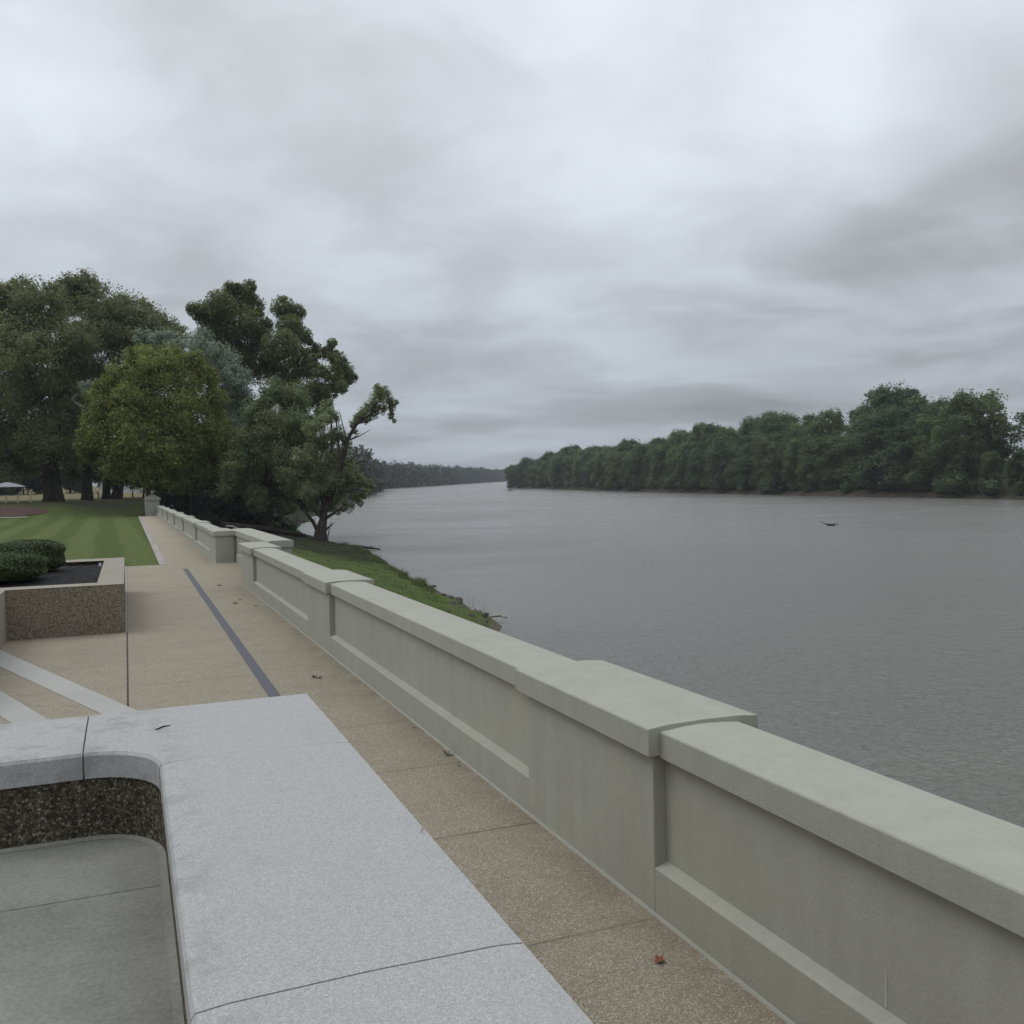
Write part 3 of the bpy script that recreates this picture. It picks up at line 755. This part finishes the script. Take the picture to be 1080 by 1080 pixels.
far_tree(4, right_x(154)+8, 154, ground_z(right_x(154)+8, 154)-.4, 28, .6, 'separate taller tree at the right picture edge, past a gap in the opposite wood', BANKG, 1.15)
far_tree(1, right_x(590)+2, 592, WATER-.6, 17, 2.0, BANKL, BANKG, 1.5)
far_tree(4, right_x(580)+8, 586, WATER-.4, 21, 3.0, BANKL, BANKG, 1.4)
far_tree(2, right_x(598)-1, 599, WATER-1.2, 17, 1.0, 'rounded tree at the downstream tip of the opposite wood, where it meets the open water', 'trees along the opposite river bank', 1.3)
# shrubs along the foot of the wood
def shrub_mesh(seed):
    rg = np.random.default_rng(seed); Vs = []; Qs = []; off = 0
    for i in range(10):
        a = rg.random()*6.28; q = 2.2*rg.random(); r = 1.1 + .8*rg.random()
        P = lobe_points(rg, np.array([q*math.cos(a), q*math.sin(a), 1.0 + 2.6*rg.random()]), r, 170, 7, .7); P = above(P, .1)
        V, Q = leaf_quads(rg, P, .34); Vs.append(V); Qs.append(Q+off); off += len(V)
    me = np_mesh('bank_shrub', np.concatenate(Vs), np.concatenate(Qs)); return me
SV = [shrub_mesh(300+i) for i in range(3)]
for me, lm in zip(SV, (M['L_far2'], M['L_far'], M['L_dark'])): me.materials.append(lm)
y = 104.
while y < 585:
    x = right_x(y) + 1.6 + 3.2*rng.random()
    if rng.random() < .86:
        o = bpy.data.objects.new('bank_shrub', SV[int(rng.integers(3))]); COL.objects.link(o)
        o.location = (x, y, ground_z(x, y) - .2); s = .7 + .7*rng.random(); o.scale = (s*1.2, s*1.2, s); o.rotation_euler = (0, 0, rng.random()*6.28)
        tag(o, 'low green shrub at the foot of the opposite wood, above the mud bank', 'shrub', 'shrubs at the foot of the opposite wood')
    y += 4.5 + 4*rng.random() + y*.008

# low undergrowth beneath the park trees
rg = np.random.default_rng(91)
for i in range(26):
    yv = 112 + 44*rg.random(); x = 5.5 + (13 - max(0, 118-yv)*.4)*rg.random()
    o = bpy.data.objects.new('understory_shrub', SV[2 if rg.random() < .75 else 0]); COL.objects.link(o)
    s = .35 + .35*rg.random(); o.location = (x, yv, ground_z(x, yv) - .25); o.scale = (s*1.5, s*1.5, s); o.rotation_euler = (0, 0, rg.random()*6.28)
    tag(o, 'low dark undergrowth on the shaded ground beneath the park trees', 'shrub', 'low undergrowth beneath the park trees')

# distant woods: one mass each
def wood(name, edge_fn, y0, y1, rows, hh, mat, seed, side, size=.62, per=1000, step=9., zf=None):
    rg = np.random.default_rng(seed); Vs = []; Qs = []; off = 0; yy = y0
    while yy < y1:
        for k in range(rows):
            x = edge_fn(yy) + side*(5 + k*10 + 3*rg.normal()); yv = yy + 4*rg.normal()
            hgt = hh*(.72 + .38*rg.random() + .05*k); gz = ground_z(x, yv) if zf is None else zf
            nl = 7
            for i in range(nl):
                t = (i+.6)/nl; r = hgt*(.15 + .08*rg.random())
                c = np.array([x + rg.normal()*hgt*.12, yv + rg.normal()*hgt*.16, gz + hgt*(.08 + .86*t) - r*.4])
                P = lobe_points(rg, c, r, per//nl, 7, .7)
                V, Q = leaf_quads(rg, P, size*(1 if yy < 1300 else 1.5)); Vs.append(V); Qs.append(Q+off); off += len(V)
        yy += step*(1 + max(0, yy-700)/900.)
    return tag(link_mesh(name, np_mesh(name, np.concatenate(Vs), np.concatenate(Qs)), mat), kind='stuff')
w = wood('distant_wood', lambda y: float(lerp(np.array([y]), LEFT)[0]), 420, 2900, 2, 22.5, M['L_dist'], 51, -1)
tag(w, 'distant dark wood lining the far bend of the river', 'wood')
w = wood('distant_wood', lambda y: -150 + (y-262)*0, 262, 270, 1, 18, M['L_dark'], 52, -1)
bpy.data.objects.remove(w)
# wood behind the meadow on the left
rg = np.random.default_rng(77)
for i in range(34):
    x = -150 + i*5.6 + 3*rg.normal(); yv = (255 if i % 2 else 268) + 4*rg.normal()
    far_tree(int(rg.integers(6)), x, yv, ground_z(x, yv) - .3, 15 + 5*rg.random(), rg.random()*6.28, 'dark tree in the belt beyond the dry meadow at far left', 'trees beyond the dry meadow', 1.25)

# ------------------------------------------------------------------ clipped boxwoods
def boxwood(label, c, rad, seed, n=38000):
    rg = np.random.default_rng(seed)
    root_z = c[2] - rad[2]
    d = rg.standard_normal((n, 3)); d /= np.linalg.norm(d, axis=1)[:, None]
    p = np.sign(d)*np.abs(d)**.72
    p /= (np.abs(p)**3.0).sum(1)[:, None]**(1/3.0)
    lump = 1 + .03*np.sin(d[:, 0]*7+seed) * np.cos(d[:, 1]*6) + .025*np.sin(d[:, 2]*9 + d[:, 0]*5)
    sh = (.93 + .08*rg.random(n)**1.5) * lump
    P = p*sh[:, None]*np.array(rad)[None]
    P = P[P[:, 2] > -rad[2]*.95]
    V, Q = leaf_quads(rg, (P, unit(P)), .017, .5, .3)
    V = V + np.array([0, 0, rad[2]])
    # dense twiggy heart
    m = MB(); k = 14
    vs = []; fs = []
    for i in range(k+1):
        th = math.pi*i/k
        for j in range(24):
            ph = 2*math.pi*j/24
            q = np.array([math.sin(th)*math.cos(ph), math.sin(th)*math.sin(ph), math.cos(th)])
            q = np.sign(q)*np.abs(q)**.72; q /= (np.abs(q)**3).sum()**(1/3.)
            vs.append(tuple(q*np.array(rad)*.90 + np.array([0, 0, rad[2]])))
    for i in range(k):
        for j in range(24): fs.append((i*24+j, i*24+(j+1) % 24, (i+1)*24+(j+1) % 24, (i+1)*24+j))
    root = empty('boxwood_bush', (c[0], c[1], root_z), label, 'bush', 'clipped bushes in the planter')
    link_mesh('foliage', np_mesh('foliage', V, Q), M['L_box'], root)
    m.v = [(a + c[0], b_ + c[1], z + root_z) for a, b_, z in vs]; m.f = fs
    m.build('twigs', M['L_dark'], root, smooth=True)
boxwood('nearer rounded dark green boxwood bush, cut by the left edge of the picture', (-2.33, 20.2, .78+.29-S*20.2), (.88, .82, .265), 1)
boxwood('farther rounded boxwood bush, partly hidden behind the nearer one', (-1.95, 22.5,   .78+.34-S*22.5), (.70, .68, .335), 2)

# ------------------------------------------------------------------ small things
def fallen_leaf(name, label, x, y, r, mat, rot, curl=.35, z=0.006, slope=True, group=None, lob=5):
    m = MB(); k = 20; vs = [(0, 0, .004)]
    for i in range(k):
        t = 2*math.pi*i/k; q = r*(.62 + .38*abs(math.cos(t*lob/2)))
        vs.append((q*math.cos(t), q*.8*math.sin(t), curl*q*q/r*abs(math.sin(t + .5)) + .003))
    fs = [(0, i+1, (i+1) % k+1) for i in range(k)]
    c, s = math.cos(rot), math.sin(rot)
    m.add([(x + a*c - b_*s, y + a*s + b_*c, z + w_) for a, b_, w_ in vs], fs)
    m.tube([(x+r*.6*c, y+r*.6*s, z+.006), (x+r*1.3*c, y+r*1.3*s, z+.012)], [.0018, .0012], 5)
    return tag(m.build(name, mat, slope=slope), label, 'leaf', group)
fallen_leaf('fallen_leaf', 'rust orange fallen leaf on the pebble paving in the foreground', 2.40, 4.09, .035, M['leaf_orange'], .6, .5)
fallen_leaf('fallen_leaf', 'curled grey green leaf lying against the foot of the parapet wall', 2.585, 8.07, .05, M['leaf_grey'], 1.6, 1.0)
for i, (x, y) in enumerate([(2.13,25.24),(2.27,21.66),(2.09,21.0),(2.42,20.24),(2.15,12.17),(2.20,12.1),(2.58,9.1),(2.57,7.7)]):
    r = .06 if y > 15 else (.045 if y > 11 else .018)
    fallen_leaf('fallen_leaf', 'small dark dry leaf scattered on the river walk', x, y, r, M['leaf_brown'], i*1.7, .5, group='dry leaves on the river walk')
m = MB(); m.tube([(.10,4.945,1.203),(.135,4.985,1.206),(.17,5.0,1.204)], [.003,.0035,.002], 6); tag(m.build('twig', M['wood']), 'tiny dark twig lying on the granite wall top', 'twig')
fallen_leaf('fallen_leaf', 'tiny dark speck of leaf at the outer edge of the granite top', .90, 3.11, .006, M['leaf_brown'], .3, .2, 1.197, False)

# driftwood and stones on the river bank
def log(name, label, pts, rad, mat, group=None, kids=()):
    m = MB(); m.tube(pts, rad, 8)
    for kp, kr in kids: m.tube(kp, kr, 6)
    return tag(m.build(name, mat, smooth=True), label, 'driftwood', group)
def gp(px, py, Yd, up=0.):
    p = at(px, py, Yd); return Vector((p.x, p.y, ground_z(p.x, p.y) + up))
a = Vector((21.4, 101, WATER+.35)); c = Vector((24.9, 99.2, WATER+.05))
log('drift_log', 'thin dark log jutting from the grassy bank into the river', [a, a.lerp(c, .5)+Vector((0,0,.1)), c], [.22, .16, .06], M['wood'], kids=[([a.lerp(c,.6), a.lerp(c,.7)+Vector((.5,.8,.15))], [.08,.03])])
p0, p1 = gp(232,546,104,.35), gp(322,553,104,.3)
log('drift_log', 'long dark fallen log on the shaded ground under the bank trees', [p0, p0.lerp(p1,.5)+Vector((0,0,.15)), p1], [.22,.28,.2], M['wood'])
p0, p1 = gp(238,545,99,.25), gp(252,547,97,.25)
log('drift_log', 'short pale broken log on the shaded ground beyond the wall', [p0, p0.lerp(p1,.5)+Vector((0,0,.1)), p1], [.06,.08,.05], M['wood_pale'])
p0, p1 = Vector((17.15, 46.2, WATER+.2)), Vector((17.6, 44.6, WATER+.35))
log('drift_log', 'bleached white driftwood stick at the water edge', [p0, p0.lerp(p1,.5)+Vector((.15,0,.1)), p1], [.05,.09,.05], M['wood_pale'])
p0, p1 = Vector((17.1, 48.6, WATER+.2)), Vector((17.55, 48.1, WATER+.2))
log('drift_log', 'small bleached white driftwood lump on the stony shore', [p0, p0.lerp(p1,.5)+Vector((0,0,.12)), p1], [.09,.14,.08], M['wood_pale'])
bc = Vector((88.6, 104, WATER))
log('floating_branch', 'dark snagged branch poking out of the middle of the river', [bc+Vector((-1.5,.4,.75)), bc+Vector((-.95,.25,.35)), bc+Vector((-.3,0,.15)), bc+Vector((.5,-.2,.06))], [.02,.045,.15,.10], M['wood'],
    kids=[([bc+Vector((.2,0,.1)), bc+Vector((.65,-.3,.5))], [.07,.03]), ([bc+Vector((.4,0,.08)), bc+Vector((.95,-.3,.25)), bc+Vector((1.05,-.3,.0))], [.07,.05,.04])])
bc = Vector((193, 480, WATER))
log('floating_branch', 'tiny dark snag far out on the river before the distant wood', [bc+Vector((-1.6,0,.1)), bc+Vector((0,0,.7)), bc+Vector((1.6,0,.1))], [.15,.3,.15], M['wood'])

def stone(x, y, r, seed):
    rg = np.random.default_rng(seed); bm = bmesh.new(); bmesh.ops.create_icosphere(bm, subdivisions=2, radius=r)
    ph = rg.random(6)*6
    for v in bm.verts:
        f = 1 + .16*math.sin(v.co.x/r*2.3+ph[0]) + .14*math.sin(v.co.y/r*3.1+ph[1]) + .12*math.sin(v.co.z/r*2.7+ph[2])
        v.co = Vector((v.co.x*f*1.25, v.co.y*f, v.co.z*f*.6))
    me = bpy.data.meshes.new('stone'); bm.to_mesh(me); bm.free()
    o = link_mesh('stone', me, M['rock']); o.location = (x, y, ground_z(x, y) + r*.25); return o
tag(stone(17.75, 55.5, .32, 1), 'dark stone at the water edge, upstream of the stony tip', 'stone')
tag(stone(17.35, 51.6, .30, 2), 'dark stone in front of the bleached driftwood lump', 'stone')
for i in range(34):
    yy = 42 + 16*rg.random(); x = float(lerp(np.array([yy]), LEFT)[0]) - .15 - 1.6*rg.random()**1.5
    tag(stone(x, yy, .07 + .11*rg.random(), 10+i), 'small brown stone on the muddy shore below the wall', 'stone', 'small stones on the shore')

# grass and weeds on the river bank, too many to count
def blades(n, fx, hmin, hmax, w, seed, lean=.35):
    rg = np.random.default_rng(seed); P = fx(rg, n); n = len(P)
    hh = (hmin + (hmax-hmin)*rg.random(n)**1.6)[:, None]; a = rg.random(n)*6.28
    side = np.stack([np.cos(a), np.sin(a), 0*a], 1)*w; ln = rg.standard_normal((n, 3))*lean; ln[:, 2] = 1
    tip = P + ln*hh
    V = np.stack([P - side, P + side, tip + side*.25, tip - side*.25], 1).reshape(-1, 3)
    return V, np.arange(n*4).reshape(-1, 4)
def bank_pts(rg, n):
    yy = 30 + 75*rg.random(n)**.9; xl = lerp(yy, LEFT); t = rg.random(n)**1.3
    x = xl - .8 - np.clip(60 - yy, 0, 18)*.09 - t*(xl - 4.5)
    k = np.sin(yy*1.7)+np.sin(x*2.1+yy*.6) + rg.normal(size=n)*.8 > -.4
    k &= x > 4.7
    x, yy = x[k], yy[k]
    return np.stack([x, yy, land(x, yy) - .02], 1)
V, Q = blades(60000, bank_pts, .03, .12, .018, 3)
tag(link_mesh('bank_grass', np_mesh('bank_grass', V, Q), M['L_weed']), 'short green grass on the sloping river bank', 'grass', kind='stuff')
def edge_pts(rg, n):
    yy = 54 + 48*rg.random(n)**1.4; xl = lerp(yy, LEFT); x = xl - .75 - .35*np.abs(rg.normal(size=n))
    k = (np.sin(yy*2.9) + np.sin(yy*1.1+1) + rg.normal(size=n)*.5) > .1
    x, yy = x[k], yy[k]; return np.stack([x, yy, land(x, yy) - .02], 1)
V, Q = blades(9000, edge_pts, .08, .5, .02, 4)
tag(link_mesh('shore_weeds', np_mesh('shore_weeds', V, Q), M['L_weed']), 'taller weeds along the lip of the bank', 'weeds', kind='stuff')
def reed_pts(rg, n):
    c = np.stack([14.2 + .35*rg.normal(size=n), 38 + 3.8*rg.random(n)], 1)
    return np.stack([c[:, 0], c[:, 1], land(c[:, 0], c[:, 1]) - .02], 1)
V, Q = blades(70, reed_pts, .5, 1.55, .006, 6, .16)
tag(link_mesh('dry_reeds', np_mesh('dry_reeds', V, Q), M['L_reed']), 'thin dry reeds standing just beyond the parapet wall', 'reeds', kind='stuff')

# far left: posts, pole, kerb and red bed, canopy, pale houses
for px, lab in ((6.5,'leftmost short pale post at the far edge of the lawn'), (19,'middle one of three short pale posts at the far edge of the lawn'), (32.5,'short pale post nearest the twin-trunked tree')):
    p = at(px, 529, 127.5); gz = ground_z(p.x, p.y); m = MB(); m.box(p.x-.07, p.x+.07, p.y-.07, p.y+.07, gz-.3, gz+.95)
    m.add([(p.x-.085,p.y-.085,gz+.951),(p.x+.085,p.y-.085,gz+.951),(p.x+.085,p.y+.085,gz+.951),(p.x-.085,p.y+.085,gz+.951),(p.x,p.y,gz+1.03)], [(0,1,4),(1,2,4),(2,3,4),(3,0,4),(3,2,1,0)])
    tag(m.build('wooden_post', M['post']), lab, 'post', 'short pale posts')
p = at(153.6, 530, 110.5); gz = ground_z(p.x, p.y)
m = MB(); m.tube([(p.x,p.y,gz-.2),(p.x,p.y,gz+3.6)], [.05,.04], 8); m.tube([(p.x,p.y,gz),(p.x,p.y,gz+2.4)], [.10,.085], 8)
tag(m.build('marker_pole', M['white'], smooth=True), 'thin white marker pole standing behind the wall end pier', 'pole')
m = MB(); vs = []; k = 28
ctr = at(-6, 541, 112); cz = lambda x, y: ground_z(x, y)
for ring_r in (0, .5, 1.):
    for j in range(k):
        t = 2*math.pi*j/k; x = ctr.x + 4.9*ring_r*math.cos(t); yv = 113 + 6.5*ring_r*math.sin(t); vs.append((x, yv, cz(x, yv) + .10 - .05*ring_r))
m.add(vs, [(i*k+j, i*k+(j+1) % k, (i+1)*k+(j+1) % k, (i+1)*k+j) for i in range(2) for j in range(k)])
M['redbed'] = m_aggregate('red_mulch', [(.05,.026,.022), (.085,.045,.036), (.12,.07,.055), (.15,.10,.08)], 9, None, .3, .03)
tag(m.build('mulch_bed', M['redbed']), kind='structure')
m = MB(); 
for j in range(6):
    x0 = ctr.x - 6 + j*1.6; x1 = x0 + 1.6; m.add([(x0,105.6,cz(x0,105.6)+.05),(x1,105.6,cz(x1,105.6)+.05),(x1,106.5,cz(x1,106.5)+.05),(x0,106.5,cz(x0,106.5)+.05)], [(0,1,2,3)])
tag(m.build('kerb_strip', M['band']), kind='structure')

p = at(8, 520, 235); gz = ground_z(p.x, p.y)
cn = empty('picnic_canopy', (p.x, p.y, gz), 'white canopy roof beyond the dry meadow at the far left edge', 'canopy')
m = MB(); k = 24; vs = []
for i in range(6):
    t = i/5
    for j in range(k):
        a_ = 2*math.pi*j/k; q = np.array([math.cos(a_), math.sin(a_)]); q /= (np.abs(q)**4).sum()**.25
        vs.append((p.x + 3.6*q[0]*(1-t*.96), p.y + 3.*q[1]*(1-t*.96), gz + 1.9 + 1.05*(t**.8)))
m.add(vs, [(i*k+j, i*k+(j+1) % k, (i+1)*k+(j+1) % k, (i+1)*k+j) for i in range(5) for j in range(k)])
m.build('roof', M['canvas'], cn)
for sx in (-1, 1):
    for sy in (-1, 1):
        m = MB(); m.tube([(p.x+3.1*sx, p.y+2.5*sy, gz-.2), (p.x+3.1*sx, p.y+2.5*sy, gz+1.93)], [.06, .06], 8); m.build('leg', M['post'], cn)

def house(label, px, Yd, w, d, hw):
    p = at(px, 520, Yd); gz = ground_z(p.x, p.y) - .1
    r = empty('distant_house', (p.x, p.y, gz), label, 'house')
    m = MB(); m.box(p.x-w/2, p.x+w/2, p.y-d/2, p.y+d/2, gz-.5, gz+hw)
    m.add([(p.x-w/2,p.y-d/2,gz+hw),(p.x-w/2,p.y+d/2,gz+hw),(p.x-w/2,p.y,gz+hw+1.5),(p.x+w/2,p.y-d/2,gz+hw),(p.x+w/2,p.y+d/2,gz+hw),(p.x+w/2,p.y,gz+hw+1.5)], [(0,2,1),(3,4,5)])
    m.build('wall', M['siding'], r)
    m = MB(); e = .35
    for s in (-1, 1):
        m.add([(p.x-w/2-e,p.y+s*(d/2+e),gz+hw-.12),(p.x+w/2+e,p.y+s*(d/2+e),gz+hw-.12),(p.x+w/2+e,p.y,gz+hw+1.62),(p.x-w/2-e,p.y,gz+hw+1.62)], [(0,1,2,3)])
    m.build('roof', M['roof'], r)
    for t in (-.3, 0., .3):
        fr = MB(); fr.box(p.x+t*w-.6, p.x+t*w+.6, p.y-d/2-.06, p.y-d/2-.002, gz+.8, gz+2.1); f_ = fr.build('window', M['white'], r)
        pn = MB(); pn.box(p.x+t*w-.5, p.x+t*w+.5, p.y-d/2-.075, p.y-d/2-.061, gz+.9, gz+2.0); pn.build('pane', M['glass'], f_)
house('pale house glimpsed between the trunks left of the wall end', 139, 236, 13, 8, 2.7)
house('pale house glimpsed between the trunks right of the wall end', 212, 225, 9, 7, 2.7)

# ------------------------------------------------------------------ light, sky, camera
SUN_EL, SUN_AZ = 56., -60.                                             # azimuth from +Y towards +X
wd = bpy.data.worlds.new('World'); SC.world = wd; wd.use_nodes = True
nt = wd.node_tree; nt.nodes.clear()
class W(N):
    def __init__(s): s.t = nt
w = W()
out = w.nd('ShaderNodeOutputWorld'); bg = w.nd('ShaderNodeBackground'); w.l(bg.outputs[0], out.inputs[0])
sky = w.nd('ShaderNodeTexSky', sky_type='NISHITA', sun_disc=False); sky.sun_elevation = math.radians(SUN_EL); sky.sun_rotation = math.radians(SUN_AZ)
bg.inputs[1].default_value = .1
tc = w.nd('ShaderNodeTexCoord'); d = tc.outputs['Generated']
dx, dy, dz = w.xyz(d)
zc = w.math('MAXIMUM', dz, 0.)
# cloud deck: project the view direction on a flat layer, so cloud bands close up towards the horizon
inv = w.math('DIVIDE', 1., w.math('ADD', zc, .15))
pv = w.nd('ShaderNodeCombineXYZ'); w.l(w.math('MULTIPLY', dx, inv), pv.inputs[0]); w.l(w.math('MULTIPLY', dy, inv), pv.inputs[1]); P = pv.outputs[0]
rot = w.nd('ShaderNodeVectorRotate', rotation_type='Z_AXIS'); w.l(P, rot.inputs['Vector']); rot.inputs['Angle'].default_value = math.radians(22); P = rot.outputs[0]
n1 = w.noise(1., 5, .5, vec=w.scale(P, (.60, .70, 1)), dist=.2)
az = w.math('ARCTAN2', dx, dy)
el = w.math('LOGARITHM', w.math('ADD', zc, .07), math.e)
pb = w.nd('ShaderNodeCombineXYZ'); w.l(w.math('MULTIPLY', az, 5.0), pb.inputs[0]); w.l(w.math('MULTIPLY', el, 3.8), pb.inputs[1])
n2 = w.noise(1., 7, .52, vec=pb.outputs[0], dist=.35)
n3 = w.noise(1., 4, .5, vec=w.scale(P, (.36, .44, 1)), dist=.3)
f = w.math('ADD', w.math('MULTIPLY', w.math('SUBTRACT', n1, .5), .85), w.math('MULTIPLY', w.math('MULTIPLY', w.math('SUBTRACT', w.rng(n2, .34, .66), .5), .29), w.rng(zc, .10, .34, 1.1, .50)))
f = w.math('ADD', f, w.math('MULTIPLY', w.math('SUBTRACT', n3, .5), .5))
def blob(px, py, rad, amt):
    """a thin or thick place in the cloud deck"""
    v = ((px-540)/F*CR - (py-540)/F*CU + CF).normalized()
    dn = w.nd('ShaderNodeVectorMath', operation='DOT_PRODUCT'); w.l(d, dn.inputs[0]); dn.inputs[1].default_value = v
    ang = w.math('ARCCOSINE', w.math('MINIMUM', dn.outputs['Value'], 1.))
    ang = w.math('ADD', ang, w.math('MULTIPLY', w.math('SUBTRACT', n1, .5), .25))
    return w.math('MULTIPLY', w.rng(ang, 0, rad/F, 1, 0), amt)
for bl in ((830,190,210,.15),(950,110,160,.10),(20,130,180,.20),(590,140,190,.04),(680,260,160,.12),(940,215,90,-.16),(1060,110,130,-.20),(470,20,200,-.10),(230,60,200,-.08),(430,180,160,-.06),(780,330,200,-.10),(980,300,150,-.10)):
    f = w.math('ADD', f, blob(*bl))
# overcast luminance: brighter overhead than at the horizon
lum = w.math('MULTIPLY', w.math('ADD', .395, w.math('MULTIPLY', zc, .93)), w.math('ADD', 1., w.math('MULTIPLY', f, 1.0)))
# sky dimmed behind the camera, shaped to darken the wall's end faces
lum = w.math('MULTIPLY', lum, w.math('ADD', .90, w.math('MULTIPLY', dy, .13)))
col = w.mix(w.rng(zc, .0, .40), (.90, .99, 1.11), (.93, .995, 1.08))
col = w.mix(w.rng(f, -.25, .15, .35, 0), col, (.985, .99, 1.02))
cl = w.nd('ShaderNodeVectorMath', operation='SCALE'); w.l(col, cl.inputs[0]); w.l(w.math('MULTIPLY', lum, 10.), cl.inputs['Scale'])
mixs = w.mix(.97, sky.outputs[0], cl.outputs[0]); w.l(mixs, bg.inputs[0])

hz = bpy.data.materials.new('river_haze'); hz.use_nodes = True; ht = hz.node_tree; ht.nodes.clear()
ho = ht.nodes.new('ShaderNodeOutputMaterial'); hv = ht.nodes.new('ShaderNodeVolumePrincipled'); ht.links.new(hv.outputs[0], ho.inputs['Volume'])
hv.inputs['Color'].default_value = (.86, .90, .96, 1); hv.inputs['Density'].default_value = .00017
m = MB(); m.box(-4700, 4700, -3200, 5200, -11, 46)
tag(m.build('haze', hz), kind='stuff')
sl = bpy.data.lights.new('sun', 'SUN'); sl.energy = .75; sl.angle = math.radians(30); sl.color = (1., .97, .92)
so = bpy.data.objects.new('sun', sl); COL.objects.link(so); so.location = (-20, 10, 60)
sd = Vector((math.sin(math.radians(SUN_AZ))*math.cos(math.radians(SUN_EL)), math.cos(math.radians(SUN_AZ))*math.cos(math.radians(SUN_EL)), math.sin(math.radians(SUN_EL))))
so.rotation_euler = sd.to_track_quat('Z', 'Y').to_euler()

cam = bpy.data.cameras.new('camera'); co_ = bpy.data.objects.new('camera', cam); COL.objects.link(co_)
cam.sensor_width = 36; cam.lens = 36*F/1080; cam.clip_start = .05; cam.clip_end = 20000
mt = Matrix((CR, CU, -CF)).transposed().to_4x4(); mt.translation = (0, 0, H)
co_.matrix_world = mt
SC.camera = co_
SC.view_settings.view_transform = 'Standard'; SC.view_settings.look = 'None'; SC.view_settings.exposure = 0; SC.view_settings.gamma = 1
SC.cycles.max_bounces = 8; SC.cycles.diffuse_bounces = 4; SC.cycles.transmission_bounces = 6; SC.cycles.transparent_max_bounces = 4
